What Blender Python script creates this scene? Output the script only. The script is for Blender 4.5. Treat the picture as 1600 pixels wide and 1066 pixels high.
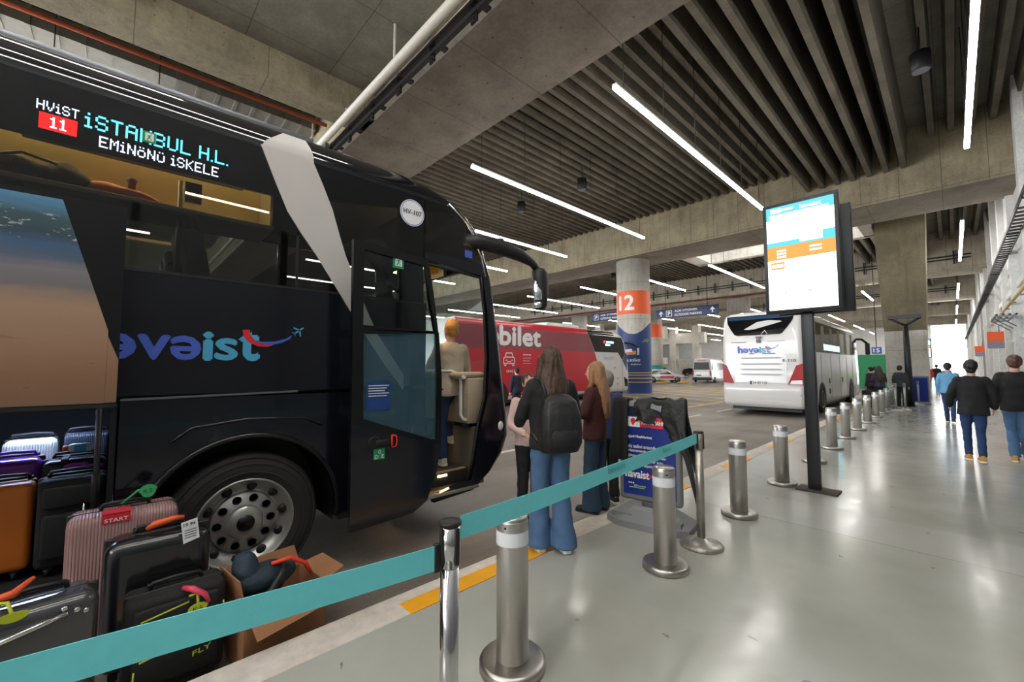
import bpy, bmesh, math, random
from mathutils import Vector, Matrix, Quaternion, noise as mnoise
R = math.radians; PI = math.pi
rnd = random.Random(7)
SC = bpy.context.scene
COL = SC.collection
for o in list(bpy.data.objects): bpy.data.objects.remove(o)

# ------------------------------------------------------------------ camera, sky, exposure
cam = bpy.data.cameras.new('camera'); camo = bpy.data.objects.new('camera', cam); COL.objects.link(camo)
camo.location = (0, 0, 1.55); camo.rotation_euler = (R(90 + 3.544), 0, R(46.47))
cam.sensor_width = 36; cam.lens = 654 / 1600 * 36; cam.clip_start = .05; cam.clip_end = 600
SC.camera = camo
SC.view_settings.view_transform = 'Standard'; SC.view_settings.look = 'None'
SC.view_settings.gamma = 1; SC.view_settings.use_curve_mapping = False
SC.view_settings.exposure = 1.0
STRIP_POWER = 26.0; SKY_POWER = 5.0
w = bpy.data.worlds.new('sky'); SC.world = w; w.use_nodes = True
bg = w.node_tree.nodes['Background']; bg.inputs[0].default_value = (.93, .97, 1, 1); bg.inputs[1].default_value = SKY_POWER
SC.cycles.max_bounces = 8; SC.cycles.diffuse_bounces = 4; SC.cycles.transparent_max_bounces = 16
SC.cycles.sample_clamp_indirect = 6

# ------------------------------------------------------------------ materials
MATS = {}
def rgb(r, g, b):
    f = lambda c: (c/255/12.92 if c/255 <= .04045 else ((c/255+.055)/1.055)**2.4)
    return (f(r), f(g), f(b), 1)
def nodes(name):
    m = bpy.data.materials.new(name); m.use_nodes = True
    nt = m.node_tree; b = nt.nodes['Principled BSDF']
    return m, nt, b
def mk(name, col, rough=.6, metal=0, var=.12, scale=9, bump=0, bscale=40, spec=.5, coat=0, emit=None, estr=0, sheen=0):
    """colour with a noise variation, optional bump"""
    if name in MATS: return MATS[name]
    m, nt, b = nodes(name); N = nt.nodes; L = nt.links
    c = rgb(*col) if max(col) > 1 else (*col, 1)
    tc = N.new('ShaderNodeTexCoord'); n = N.new('ShaderNodeTexNoise'); n.inputs['Scale'].default_value = scale; n.inputs['Detail'].default_value = 5
    L.new(tc.outputs['Object'], n.inputs['Vector'])
    mx = N.new('ShaderNodeMix'); mx.data_type = 'RGBA'
    mx.inputs[6].default_value = tuple(x*(1-var) for x in c[:3])+(1,); mx.inputs[7].default_value = tuple(min(1, x*(1+var)) for x in c[:3])+(1,)
    L.new(n.outputs['Fac'], mx.inputs[0]); L.new(mx.outputs[2], b.inputs['Base Color'])
    b.inputs['Roughness'].default_value = rough; b.inputs['Metallic'].default_value = metal
    b.inputs['Specular IOR Level'].default_value = spec
    if coat: b.inputs['Coat Weight'].default_value = coat; b.inputs['Coat Roughness'].default_value = .05
    if sheen: b.inputs['Sheen Weight'].default_value = sheen
    if bump:
        n2 = N.new('ShaderNodeTexNoise'); n2.inputs['Scale'].default_value = bscale; n2.inputs['Detail'].default_value = 4
        L.new(tc.outputs['Object'], n2.inputs['Vector'])
        bp = N.new('ShaderNodeBump'); bp.inputs['Strength'].default_value = bump; bp.inputs['Distance'].default_value = .02
        L.new(n2.outputs['Fac'], bp.inputs['Height']); L.new(bp.outputs[0], b.inputs['Normal'])
    if emit:
        b.inputs['Emission Color'].default_value = rgb(*emit); b.inputs['Emission Strength'].default_value = estr
    MATS[name] = m; return m
def math_n(nt, op, a, b=None):
    n = nt.nodes.new('ShaderNodeMath'); n.operation = op
    for i, v in enumerate((a, b)):
        if v is None: continue
        if isinstance(v, (int, float)): n.inputs[i].default_value = v
        else: nt.links.new(v, n.inputs[i])
    return n.outputs[0]
def ramp(nt, fac, stops):
    r = nt.nodes.new('ShaderNodeValToRGB'); e = r.color_ramp.elements
    while len(e) > 1: e.remove(e[-1])
    for i, (p, c) in enumerate(stops):
        x = e[0] if i == 0 else e.new(p)
        x.position = p; x.color = c if len(c) == 4 else (*c, 1)
    nt.links.new(fac, r.inputs[0]); return r.outputs[0]
def mixc(nt, fac, a, b, mode='MIX'):
    m = nt.nodes.new('ShaderNodeMix'); m.data_type = 'RGBA'; m.blend_type = mode
    for i, v in ((0, fac), (6, a), (7, b)):
        if isinstance(v, (int, float)): m.inputs[i].default_value = v
        elif isinstance(v, tuple): m.inputs[i].default_value = v
        else: nt.links.new(v, m.inputs[i])
    return m.outputs[2]
def noise_n(nt, vec, scale, detail=5, rough=.55):
    n = nt.nodes.new('ShaderNodeTexNoise'); n.inputs['Scale'].default_value = scale
    n.inputs['Detail'].default_value = detail; n.inputs['Roughness'].default_value = rough
    nt.links.new(vec, n.inputs['Vector']); return n.outputs['Fac']
def concrete(name, c1, c2, joint=None, holes=None, rough=.85, streak=True):
    """cast concrete: blotches, drip streaks, form joints (period x,y,z) and tie holes"""
    m, nt, b = nodes(name); L = nt.links
    tc = nt.nodes.new('ShaderNodeTexCoord'); v = tc.outputs['Object']
    base = mixc(nt, ramp(nt, noise_n(nt, v, .9, 8, .65), [(.32, (0, 0, 0)), (.68, (1, 1, 1))]), rgb(*c1), rgb(*c2))
    fine = ramp(nt, noise_n(nt, v, 14, 6), [(.3, (.86, .86, .86)), (.7, (1.08, 1.07, 1.05))])
    base = mixc(nt, 1.0, base, fine, 'MULTIPLY')
    if streak:
        mp = nt.nodes.new('ShaderNodeMapping'); mp.inputs['Scale'].default_value = (2.2, 2.2, .25); L.new(v, mp.inputs[0])
        st = ramp(nt, noise_n(nt, mp.outputs[0], 2.4, 4), [(.36, (.78, .75, .70)), (.5, (1, 1, 1))])
        base = mixc(nt, .7, base, st, 'MULTIPLY')
    sx = nt.nodes.new('ShaderNodeSeparateXYZ'); L.new(v, sx.inputs[0])
    if joint:
        for ax, per in joint:
            f = math_n(nt, 'FRACT', math_n(nt, 'DIVIDE', sx.outputs[ax], per))
            ln = math_n(nt, 'LESS_THAN', f, .022/per)
            base = mixc(nt, math_n(nt, 'MULTIPLY', ln, .55), base, (.03, .028, .022, 1))
    if holes:
        (a1, p1), (a2, p2), rr = holes
        d1 = math_n(nt, 'MULTIPLY', math_n(nt, 'SUBTRACT', math_n(nt, 'FRACT', math_n(nt, 'DIVIDE', sx.outputs[a1], p1)), .5), p1)
        d2 = math_n(nt, 'MULTIPLY', math_n(nt, 'SUBTRACT', math_n(nt, 'FRACT', math_n(nt, 'DIVIDE', sx.outputs[a2], p2)), .5), p2)
        q = math_n(nt, 'ADD', math_n(nt, 'MULTIPLY', d1, d1), math_n(nt, 'MULTIPLY', d2, d2))
        base = mixc(nt, math_n(nt, 'MULTIPLY', math_n(nt, 'LESS_THAN', q, rr*rr), .6), base, (.02, .018, .015, 1))
    L.new(base, b.inputs['Base Color']); b.inputs['Roughness'].default_value = rough
    bp = nt.nodes.new('ShaderNodeBump'); bp.inputs['Strength'].default_value = .25; bp.inputs['Distance'].default_value = .02
    L.new(noise_n(nt, v, 30, 4), bp.inputs['Height']); L.new(bp.outputs[0], b.inputs['Normal'])
    MATS[name] = m; return m
def tint(name, tr, rough=.02, refl=.9, painted_refl=None):
    """a single sheet of tinted glass"""
    m, nt, b = nodes(name); N = nt.nodes; L = nt.links
    t = N.new('ShaderNodeBsdfTransparent'); t.inputs[0].default_value = (*tr, 1)
    g = N.new('ShaderNodeBsdfGlossy'); g.inputs['Roughness'].default_value = rough
    g.inputs[0].default_value = (refl, refl, refl, 1)
    tc = N.new('ShaderNodeTexCoord'); nf = noise_n(nt, tc.outputs['Object'], 1.2, 2)
    fr = N.new('ShaderNodeFresnel'); ge = N.new('ShaderNodeNewGeometry')
    L.new(math_n(nt, 'SUBTRACT', 1.5, math_n(nt, 'MULTIPLY', ge.outputs['Backfacing'], 1.5-1/1.5)), fr.inputs[0])
    bp = N.new('ShaderNodeBump'); bp.inputs['Strength'].default_value = .012; L.new(nf, bp.inputs['Height'])
    L.new(bp.outputs[0], g.inputs['Normal'])
    mx = N.new('ShaderNodeMixShader'); L.new(fr.outputs[0], mx.inputs[0]); L.new(t.outputs[0], mx.inputs[1]); L.new(g.outputs[0], mx.inputs[2])
    out = mx.outputs[0]
    if painted_refl:                                   # diffuse colour on the pane, standing in for a reflection
        d = N.new('ShaderNodeBsdfDiffuse'); d.inputs[0].default_value = rgb(*painted_refl[1]); m2 = N.new('ShaderNodeMixShader'); m2.inputs[0].default_value = painted_refl[0]
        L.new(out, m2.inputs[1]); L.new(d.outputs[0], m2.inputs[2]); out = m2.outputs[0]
    L.new(out, N['Material Output'].inputs[0])
    MATS[name] = m; return m
def glow(name, col, s):
    m, nt, b = nodes(name)
    b.inputs['Base Color'].default_value = (.03, .03, .03, 1)
    b.inputs['Emission Color'].default_value = rgb(*col); b.inputs['Emission Strength'].default_value = s
    MATS[name] = m; return m

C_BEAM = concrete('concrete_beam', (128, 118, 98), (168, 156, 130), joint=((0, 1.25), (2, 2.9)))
C_BEAM_LIT = concrete('concrete_beam_lit_copy', (162, 154, 138), (190, 182, 166), joint=((0, 1.25), (2, 2.9)))  # brightness of the far hall put into a paler beam colour
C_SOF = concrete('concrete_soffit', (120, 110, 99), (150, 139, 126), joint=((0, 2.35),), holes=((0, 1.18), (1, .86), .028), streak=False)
C_LONG = concrete('concrete_long_beam', (120, 112, 94), (156, 145, 120), joint=((1, 2.4),), holes=((1, .6), (2, .3), .016))
C_SLAB = concrete('concrete_slab', (112, 108, 98), (140, 135, 122), joint=((0, 2.1), (1, 1.9)), streak=False)
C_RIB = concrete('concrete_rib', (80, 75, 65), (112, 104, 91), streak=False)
C_PIL = concrete('concrete_pillar', (178, 174, 166), (202, 198, 190), joint=((2, 2.4),))
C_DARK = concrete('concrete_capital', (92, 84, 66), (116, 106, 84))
C_WALL = concrete('wall_paint', (206, 206, 204), (224, 224, 223), joint=((1, 3.0),), streak=False)
C_KERB = concrete('kerb_concrete', (176, 168, 158), (205, 198, 190), streak=False)
def asphalt():
    m, nt, b = nodes('asphalt'); L = nt.links; tc = nt.nodes.new('ShaderNodeTexCoord'); v = tc.outputs['Object']
    base = mixc(nt, ramp(nt, noise_n(nt, v, .5, 6), [(.35, (0, 0, 0)), (.65, (1, 1, 1))]), rgb(112, 103, 93), rgb(138, 129, 119))
    mp = nt.nodes.new('ShaderNodeMapping'); mp.inputs['Scale'].default_value = (1.4, .06, 1); L.new(v, mp.inputs[0])
    base = mixc(nt, .8, base, ramp(nt, noise_n(nt, mp.outputs[0], 1.3, 3), [(.38, (.72, .71, .70)), (.55, (1, 1, 1))]), 'MULTIPLY')
    base = mixc(nt, 1., base, ramp(nt, noise_n(nt, v, 90, 3), [(.35, (.8, .8, .8)), (.7, (1.12, 1.12, 1.12))]), 'MULTIPLY')
    L.new(base, b.inputs['Base Color'])
    L.new(ramp(nt, noise_n(nt, v, .7, 4), [(.3, (.42,)*3), (.7, (.62,)*3)]), b.inputs['Roughness'])
    bp = nt.nodes.new('ShaderNodeBump'); bp.inputs['Strength'].default_value = .25; bp.inputs['Distance'].default_value = .01
    L.new(noise_n(nt, v, 120, 3), bp.inputs['Height']); L.new(bp.outputs[0], b.inputs['Normal'])
    MATS['asphalt'] = m; return m
def epoxy():
    m, nt, b = nodes('epoxy_floor'); L = nt.links; tc = nt.nodes.new('ShaderNodeTexCoord'); v = tc.outputs['Object']
    sx = nt.nodes.new('ShaderNodeSeparateXYZ'); L.new(v, sx.inputs[0]); Y = sx.outputs[1]
    base = mixc(nt, ramp(nt, noise_n(nt, v, .7, 6), [(.35, (0, 0, 0)), (.65, (1, 1, 1))]), rgb(150, 150, 143), rgb(166, 166, 159))
    # smoother joint bands across the platform every 16.4 m, first at y = 4.9..5.75
    f = math_n(nt, 'FRACT', math_n(nt, 'DIVIDE', math_n(nt, 'SUBTRACT', Y, 4.95), 8.2))
    band = math_n(nt, 'LESS_THAN', f, .8/8.2)
    base = mixc(nt, math_n(nt, 'MULTIPLY', band, .5), base, rgb(168, 167, 163))
    e1 = math_n(nt, 'LESS_THAN', f, .012/8.2)
    base = mixc(nt, math_n(nt, 'MULTIPLY', e1, .5), base, rgb(90, 90, 86))
    # scuffs
    vo = nt.nodes.new('ShaderNodeTexVoronoi'); vo.inputs['Scale'].default_value = 3.1; vo.inputs['Randomness'].default_value = 1
    mp = nt.nodes.new('ShaderNodeMapping'); mp.inputs['Scale'].default_value = (1, 1.8, 1); mp.inputs['Rotation'].default_value = (0, 0, .6); L.new(v, mp.inputs[0]); 
    nz = nt.nodes.new('ShaderNodeTexNoise'); nz.inputs['Scale'].default_value = 14; L.new(v, nz.inputs['Vector'])
    va = nt.nodes.new('ShaderNodeVectorMath'); va.operation = 'MULTIPLY_ADD'; L.new(nz.outputs['Color'], va.inputs[0]); va.inputs[1].default_value = (.12, .12, .12); L.new(mp.outputs[0], va.inputs[2])
    L.new(va.outputs[0], vo.inputs['Vector'])
    spot = math_n(nt, 'MULTIPLY', math_n(nt, 'LESS_THAN', vo.outputs['Distance'], .085), math_n(nt, 'GREATER_THAN', noise_n(nt, v, 2.3, 2), .47))
    base = mixc(nt, math_n(nt, 'MULTIPLY', spot, .55), base, rgb(70, 68, 62))
    L.new(base, b.inputs['Base Color'])
    L.new(ramp(nt, noise_n(nt, v, 5, 5), [(.3, (.13,)*3), (.7, (.24,)*3)]), b.inputs['Roughness'])
    b.inputs['Specular IOR Level'].default_value = .55
    bp = nt.nodes.new('ShaderNodeBump'); bp.inputs['Strength'].default_value = .05; bp.inputs['Distance'].default_value = .02
    mp2 = nt.nodes.new('ShaderNodeMapping'); mp2.inputs['Scale'].default_value = (1, 1.6, 1); L.new(v, mp2.inputs[0])
    L.new(noise_n(nt, mp2.outputs[0], 9, 4), bp.inputs['Height']); L.new(bp.outputs[0], b.inputs['Normal'])
    MATS['epoxy_floor'] = m; return m
ASPH = asphalt(); EPOX = epoxy()
def brushed():
    m, nt, b = nodes('brushed_steel'); L = nt.links; tc = nt.nodes.new('ShaderNodeTexCoord'); v = tc.outputs['Object']
    mp = nt.nodes.new('ShaderNodeMapping'); mp.inputs['Scale'].default_value = (60, 60, 1.2); L.new(v, mp.inputs[0])
    n = noise_n(nt, mp.outputs[0], 1.5, 5)
    L.new(mixc(nt, n, rgb(164, 161, 155), rgb(206, 203, 198)), b.inputs['Base Color'])
    L.new(ramp(nt, n, [(.3, (.28,)*3), (.7, (.42,)*3)]), b.inputs['Roughness']); b.inputs['Metallic'].default_value = .8
    MATS['brushed_steel'] = m; return m
STEEL = brushed()
STEEL_H = mk('turned_steel', (182, 178, 172), .34, 1, .1, 6)
CHROME = mk('chrome', (205, 205, 205), .14, 1, .06, 5)
CHROME_D = mk('worn_chrome', (172, 168, 160), .34, .8, .3, 18)
BLACKPAINT = mk('black_coach_paint', (19, 20, 28), .18, 0, .1, 2, spec=.4, coat=.2)
ROOFPAINT = mk('black_roof_paint', (16, 17, 22), .07, 0, .1, 2, spec=.5, coat=.6)
BLACKPANEL = mk('black_panel', (7, 7, 9), .3, 0, .1, 3)
BLACKPL = mk('black_plastic', (20, 20, 21), .5, 0, .15, 12, bump=.1)
BLACKST = mk('black_steel', (24, 25, 28), .42, 0, .15, 6)
RUBBER = mk('tyre_rubber', (38, 36, 35), .75, 0, .18, 6, bump=.15)
RIM = mk('polished_rim', (178, 176, 172), .3, .65, .12, 4)
DARKIN = mk('dark_interior', (26, 26, 28), .7, 0, .2, 6)
BEIGE = mk('beige_trim', (176, 160, 138), .5, 0, .08, 5)
GREYTRIM = mk('grey_trim', (120, 112, 102), .55, 0, .08, 5)
WHITEPL = mk('white_plastic', (222, 220, 216), .4, 0, .05, 6)
WHITEPAINT = mk('white_coach_paint', (206, 204, 202), .22, 0, .05, 2, coat=.4)
REDPAINT = mk('red_coach_film', (176, 22, 40), .3, 0, .06, 2, coat=.3)
REDDARK = mk('red_window_film', (124, 52, 64), .3, 0, .12, 5, coat=.3)
SILVER = mk('silver_stripe', (192, 186, 182), .4, .0, .05, 4)
GREYRAIL = mk('grey_roof_rail', (120, 122, 128), .3, .6, .08, 4)
ORANGE = mk('orange_band', (232, 96, 44), .5, 0, .05, 4)
BLUE = mk('navy_wrap', (26, 56, 112), .45, 0, .08, 3)
SIGNBLUE = mk('sign_blue', (28, 44, 92), .45, 0, .06, 4)
TEAL = mk('teal_belt', (118, 226, 232), .65, 0, .05, 30, bump=.1, bscale=200)
YELLOWP = mk('yellow_paint', (226, 158, 22), .6, 0, .16, 7)
WHITEP = mk('white_paint', (206, 200, 190), .65, 0, .12, 9)
YELLOWL = mk('yellow_line', (206, 176, 92), .65, 0, .15, 5)
WHITETXT = mk('white_lettering', (232, 232, 232), .5, 0, .03, 5)
GREYTXT = mk('grey_lettering', (205, 205, 205), .5, 0, .03, 5)
NAVYTXT = mk('navy_lettering', (34, 36, 84), .5, 0, .03, 5)
REDTXT = mk('red_lettering', (214, 36, 48), .5, 0, .04, 5)
INK = mk('black_ink', (24, 24, 24), .6, 0, .05, 5)
LAV = mk('logo_blue', (70, 96, 196), .45, 0, .05, 5)
CYAN = mk('logo_cyan', (74, 164, 206), .45, 0, .05, 5)
GREENST = mk('green_sticker', (20, 140, 84), .5, 0, .05, 5)
REFL = mk('reflective_tape', (226, 226, 230), .4, 0, .05, 20)
GREYPLAS = mk('grey_moulded_plastic', (120, 122, 124), .5, 0, .08, 10)
SIGNPANEL = mk('navy_board', (24, 44, 128), .35, 0, .04, 4)
DENIM = mk('denim', (72, 102, 138), .85, 0, .22, 14, bump=.25, bscale=160)
DENIM_D = mk('dark_denim', (36, 58, 78), .85, 0, .25, 14, bump=.25, bscale=160)
DENIM_N = mk('navy_denim', (30, 56, 96), .85, 0, .2, 14, bump=.25, bscale=160)
JACKET = mk('black_cloth', (22, 22, 24), .8, 0, .2, 16, bump=.3, bscale=60)
JACKET_S = mk('black_shell_cloth', (26, 26, 27), .55, 0, .2, 10, bump=.35, bscale=30)
MAROON = mk('maroon_cloth', (62, 22, 22), .85, 0, .2, 14, bump=.3, bscale=60)
SWEAT = mk('sweatshirt_grey_beige', (196, 182, 164), .9, 0, .08, 20, bump=.25, bscale=50)
SWEAT_D = mk('sweatshirt_charcoal', (74, 78, 86), .9, 0, .1, 20, bump=.25, bscale=50)
PINKC = mk('pale_pink_cloth', (204, 176, 172), .9, 0, .1, 18, bump=.25)
SKIN = mk('skin', (206, 158, 134), .55, 0, .06, 20)
HAIRB = mk('brown_hair', (66, 44, 30), .5, 0, .35, 30, bump=.5, bscale=60)
HAIRL = mk('light_brown_hair', (146, 106, 70), .5, 0, .3, 30, bump=.5, bscale=60)
HAIRG = mk('golden_hair', (196, 140, 66), .5, 0, .3, 30, bump=.5, bscale=60)
HAIRK = mk('black_hair', (22, 19, 18), .5, 0, .3, 30, bump=.5, bscale=60)
SHOEW = mk('white_shoe', (216, 210, 202), .6, 0, .06, 20)
SHOEK = mk('black_shoe', (26, 25, 25), .55, 0, .1, 20)
SHOEY = mk('tan_shoe', (186, 134, 56), .6, 0, .1, 20)
SOLE = mk('pale_sole', (226, 222, 214), .6, 0, .05, 20)
CARD = mk('cardboard', (150, 104, 70), .85, 0, .1, 8, bump=.1)
DARKGLASS = mk('dark_glazing', (14, 15, 17), .08, 0, .1, 3, spec=.4)
REDLAMP = mk('red_lamp', (150, 6, 14), .35, 0, .08, 20, spec=.25)
GLASS_BUS = tint('coach_side_glass', (.27, .28, .26))
GLASS_DOOR = tint('door_glass', (.42, .48, .47))
GLASS_BLUE_REFL = tint('door_glass_blue_refl', (.42, .48, .47), painted_refl=(.32, (92, 132, 150)))  # bluish reflection of the lower pane put into its colour
GLASS_FRONT = tint('windscreen_glass', (.78, .86, .82))
GLASS_CAR = tint('car_glass', (.12, .13, .14))
STRIP = glow('strip_diffuser', (255, 252, 246), STRIP_POWER)
LED_C = glow('led_cyan', (96, 226, 255), 4.5); LED_W = glow('led_white', (214, 226, 255), 4.5); LED_R = glow('led_red', (255, 30, 30), 3.2)
SCR_W = glow('screen_white', (250, 252, 255), 1.5); SCR_C = glow('screen_cyan', (76, 214, 232), .56); SCR_O = glow('screen_orange', (255, 164, 40), .55)
SCR_K = glow('screen_ink', (90, 110, 130), .5)
WARM = glow('warm_lamp', (255, 214, 150), 14); COOL = glow('cool_lamp', (190, 212, 255), 32); WARMR = glow('rack_lamp_glow', (255, 222, 150), 45)

# ------------------------------------------------------------------ mesh builder
class MB:
    def __init__(s): s.bm = bmesh.new(); s.mi = 0; s.smooth = False
    def _face(s, vs):
        try:
            f = s.bm.faces.new(vs); f.material_index = s.mi; f.smooth = s.smooth; return f
        except ValueError: return None
    def v(s, p): return s.bm.verts.new(p)
    def quad(s, *ps): return s._face([s.v(p) for p in ps])
    def box(s, c, d, rz=0, rx=0, ry=0, bev=0, seg=2):
        t = bmesh.new(); bmesh.ops.create_cube(t, size=1)
        bmesh.ops.scale(t, vec=d, verts=t.verts)
        if bev: bmesh.ops.bevel(t, geom=list(t.edges)+list(t.verts), offset=bev, segments=seg, profile=.5, affect='EDGES')
        M = Matrix.Translation(c) @ Matrix.Rotation(rz, 4, 'Z') @ Matrix.Rotation(ry, 4, 'Y') @ Matrix.Rotation(rx, 4, 'X')
        s._merge(t, M, bev > 0); return s
    def bx(s, x0, x1, y0, y1, z0, z1, bev=0):
        return s.box(((x0+x1)/2, (y0+y1)/2, (z0+z1)/2), (abs(x1-x0), abs(y1-y0), abs(z1-z0)), bev=bev)
    def _merge(s, t, M=None, smooth=None):
        if M is not None: bmesh.ops.transform(t, matrix=M, verts=t.verts)
        mp = {v: s.bm.verts.new(v.co) for v in t.verts}
        for f in t.faces:
            n = s._face([mp[v] for v in f.verts])
            if n: n.smooth = s.smooth if smooth is None else smooth
        t.free()
    def rings(s, rings, cap=True, closed=True, smooth=True):
        vs = [[s.v(p) for p in r] for r in rings]; n = len(vs[0]); s0 = s.smooth; s.smooth = smooth
        for a, b in zip(vs, vs[1:]):
            for i in range(n if closed else n-1):
                j = (i+1) % n; s._face([a[i], a[j], b[j], b[i]])
        s.smooth = s0
        if cap: s._face(vs[0][::-1]); s._face(vs[-1])
        return s
    def tube(s, pts, r, n=10, cap=True):
        pts = [Vector(p) for p in pts]; rs = r if isinstance(r, (list, tuple)) else [r]*len(pts); out = []
        up = Vector((0, 0, 1)); pv = None
        for i, p in enumerate(pts):
            d = (pts[min(i+1, len(pts)-1)] - pts[max(i-1, 0)]).normalized()
            if pv is None:
                a = d.cross(up) if abs(d.z) < .95 else d.cross(Vector((1, 0, 0)))
            else: a = pv - d*pv.dot(d)
            a.normalize(); pv = a; b = d.cross(a)
            out.append([p + (a*math.cos(2*PI*k/n) + b*math.sin(2*PI*k/n))*rs[i] for k in range(n)])
        return s.rings(out, cap)
    def cyl(s, p0, p1, r, n=24): return s.tube([p0, p1], r, n)
    def lathe(s, prof, c=(0, 0, 0), axis='z', n=32, cap=True):
        out = []
        for a, r in prof:
            ring = []
            for k in range(n):
                x, y = r*math.cos(2*PI*k/n), r*math.sin(2*PI*k/n)
                p = {'z': (x, y, a), 'x': (a, x, y), 'y': (y, a, x)}[axis]
                ring.append((c[0]+p[0], c[1]+p[1], c[2]+p[2]))
            out.append(ring)
        return s.rings(out, cap)
    def ell(s, c, r, n=16, M=None):
        t = bmesh.new(); bmesh.ops.create_uvsphere(t, u_segments=n, v_segments=max(6, n*2//3), radius=1)
        bmesh.ops.scale(t, vec=r, verts=t.verts)
        s._merge(t, Matrix.Translation(c) @ (M.to_4x4() if M else Matrix()), True); return s
    def prism(s, pts, n, th):
        """planar polygon pts (3d), thickened by th along n"""
        n = Vector(n).normalized()*th
        a = [s.v(p) for p in pts]; b = [s.v(Vector(p)+n) for p in pts]
        s._face(a[::-1]); s._face(b)
        for i in range(len(a)):
            j = (i+1) % len(a); s._face([a[i], a[j], b[j], b[i]])
        return s
    def fix(s):
        bmesh.ops.recalc_face_normals(s.bm, faces=s.bm.faces); return s
def finish(name, bm, mats, parent=None, world=False, loc=None):
    me = bpy.data.meshes.new(name); bm.to_mesh(me); bm.free()
    for m in (mats if isinstance(mats, (list, tuple)) else [mats]): me.materials.append(m)
    return link(name, me, parent, world, loc)
def wmat(o):
    M = Matrix()
    while o: M = o.matrix_basis @ M; o = o.parent
    return M
def link(name, me, parent=None, world=False, loc=None):
    o = bpy.data.objects.new(name, me); COL.objects.link(o)
    if parent:
        o.parent = parent
        if world: me.transform(wmat(parent).inverted())
    if loc is not None:
        me.transform(Matrix.Translation(-Vector(loc))); o.location = loc
    return o
def obj(name, mb, mats, parent=None, world=False, loc=None): return finish(name, mb.fix().bm, mats, parent, world, loc)
def tag(o, label=None, cat=None, group=None, kind=None):
    if label: o['label'] = label
    if cat: o['category'] = cat
    if group: o['group'] = group
    if kind: o['kind'] = kind
    return o
def thing(name, label, cat, loc=(0, 0, 0), rz=0, group=None):
    o = bpy.data.objects.new(name, None); COL.objects.link(o); o.empty_display_size = .1
    o.location = loc; o.rotation_euler = (0, 0, rz)
    return tag(o, label, cat, group)
def struct(name, mb, m, loc=None): return tag(obj(name, mb, m, loc=loc), kind='structure')
def dup(o, loc=None, rz=None, parent=None, label=None):
    c = o.copy(); COL.objects.link(c)
    if parent: c.parent = parent
    if loc is not None: c.location = loc
    if rz is not None: c.rotation_euler = (0, 0, rz)
    if label: c['label'] = label
    for ch in list(o.children): dup(ch, parent=c)
    return c
def text_bm(txt, bold=0.0, res=3):
    cu = bpy.data.curves.new('t', 'FONT'); cu.body = txt; cu.offset = bold; cu.resolution_u = res
    o = bpy.data.objects.new('t', cu); COL.objects.link(o)
    dg = bpy.context.evaluated_depsgraph_get(); dg.update()
    me = bpy.data.meshes.new_from_object(o.evaluated_get(dg)); bpy.data.objects.remove(o)
    bm = bmesh.new(); bm.from_mesh(me); bpy.data.meshes.remove(me)
    xs = [v.co.x for v in bm.verts]; ys = [v.co.y for v in bm.verts]
    return bm, (min(xs), max(xs), min(ys), max(ys))
def put_text(mb, txt, o, xd, yd, width=None, height=None, bold=0.0, squash=True):
    """writes txt with its lower left corner at o, along xd (right) and yd (up)"""
    if bold:                                   # heavier strokes: a few copies shifted by a hair
        h = (height or width*.25/max(1, len(txt)*.18))*bold*1.1; nn = Vector(xd).cross(Vector(yd)).normalized(); e = 0
        for a, b in ((-1, 0), (1, 0), (0, 1), (0, -1)):
            e += .0004; put_text(mb, txt, Vector(o)+Vector(xd).normalized()*a*h+Vector(yd).normalized()*b*h+nn*e, xd, yd, width, height)
    bm, (x0, x1, y0, y1) = text_bm(txt, 0)
    sx = width/(x1-x0) if width else None; sy = height/(y1-y0) if height else None
    sx = sx or sy; sy = sy or sx
    o = Vector(o); xd = Vector(xd).normalized(); yd = Vector(yd).normalized()
    mp = {v: mb.v(o + xd*(v.co.x-x0)*sx + yd*(v.co.y-y0)*sy) for v in bm.verts}
    for f in bm.faces: mb._face([mp[v] for v in f.verts])
    bm.free(); return mb
def poly(mb, pts): return mb._face([mb.v(p) for p in pts])
def grid_poly(pts, fmap, ucuts, vcuts):
    """a 2-D outline (u,v), cut into a grid, every vertex mapped to 3-D by fmap"""
    bm = bmesh.new(); bm.faces.new([bm.verts.new((u, v, 0)) for u, v in pts])
    for i, cuts in enumerate((ucuts, vcuts)):
        for c in cuts:
            co = [0, 0, 0]; co[i] = c; no = [0, 0, 0]; no[i] = 1
            bmesh.ops.bisect_plane(bm, geom=bm.verts[:]+bm.edges[:]+bm.faces[:], plane_co=co, plane_no=no)
    bmesh.ops.triangulate(bm, faces=[f for f in bm.faces if len(f.verts) > 4])
    for v in bm.verts: v.co = fmap(v.co.x, v.co.y)
    return bm
def frange(a, b, n): return [a+(b-a)*i/n for i in range(n+1)]

# ------------------------------------------------------------------ the setting
YB, YE, XL, XW = -17.0, 112.0, -80.0, 2.0          # rear and far end, far side, platform wall
m = MB(); m.bx(-2.42, XW, YB, YE, -.3, 0); struct('floor', m, EPOX)
m = MB(); m.bx(XL, -2.5, YB, YE, -.5, -.15); struct('road', m, ASPH)
m = MB(); m.bx(-2.68, -2.42, YB, YE, -.4, .001, bev=.012); struct('kerb', m, C_KERB)
m = MB()
for a, b in ((1.42, 2.86), (4.75, 5.5), (6.9, 7.9), (9.3, 10.6), (12.1, 13.4), (15, 16.4), (18, 19.4), (21, 22.5), (24, 25.5), (-1.2, .1)):
    m.bx(-2.56, -2.41, a, b, .0005, .006)
struct('kerb_marking', m, YELLOWP)
m = MB()
for y in range(-14, 100, 3):
    m.bx(-6.33, -6.21, y+.7, y+2.2, -.151, -.146)
for y in (5, 8, 11): m.bx(-8.9, -8.78, y-.2, y+.9, -.151, -.146)
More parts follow.
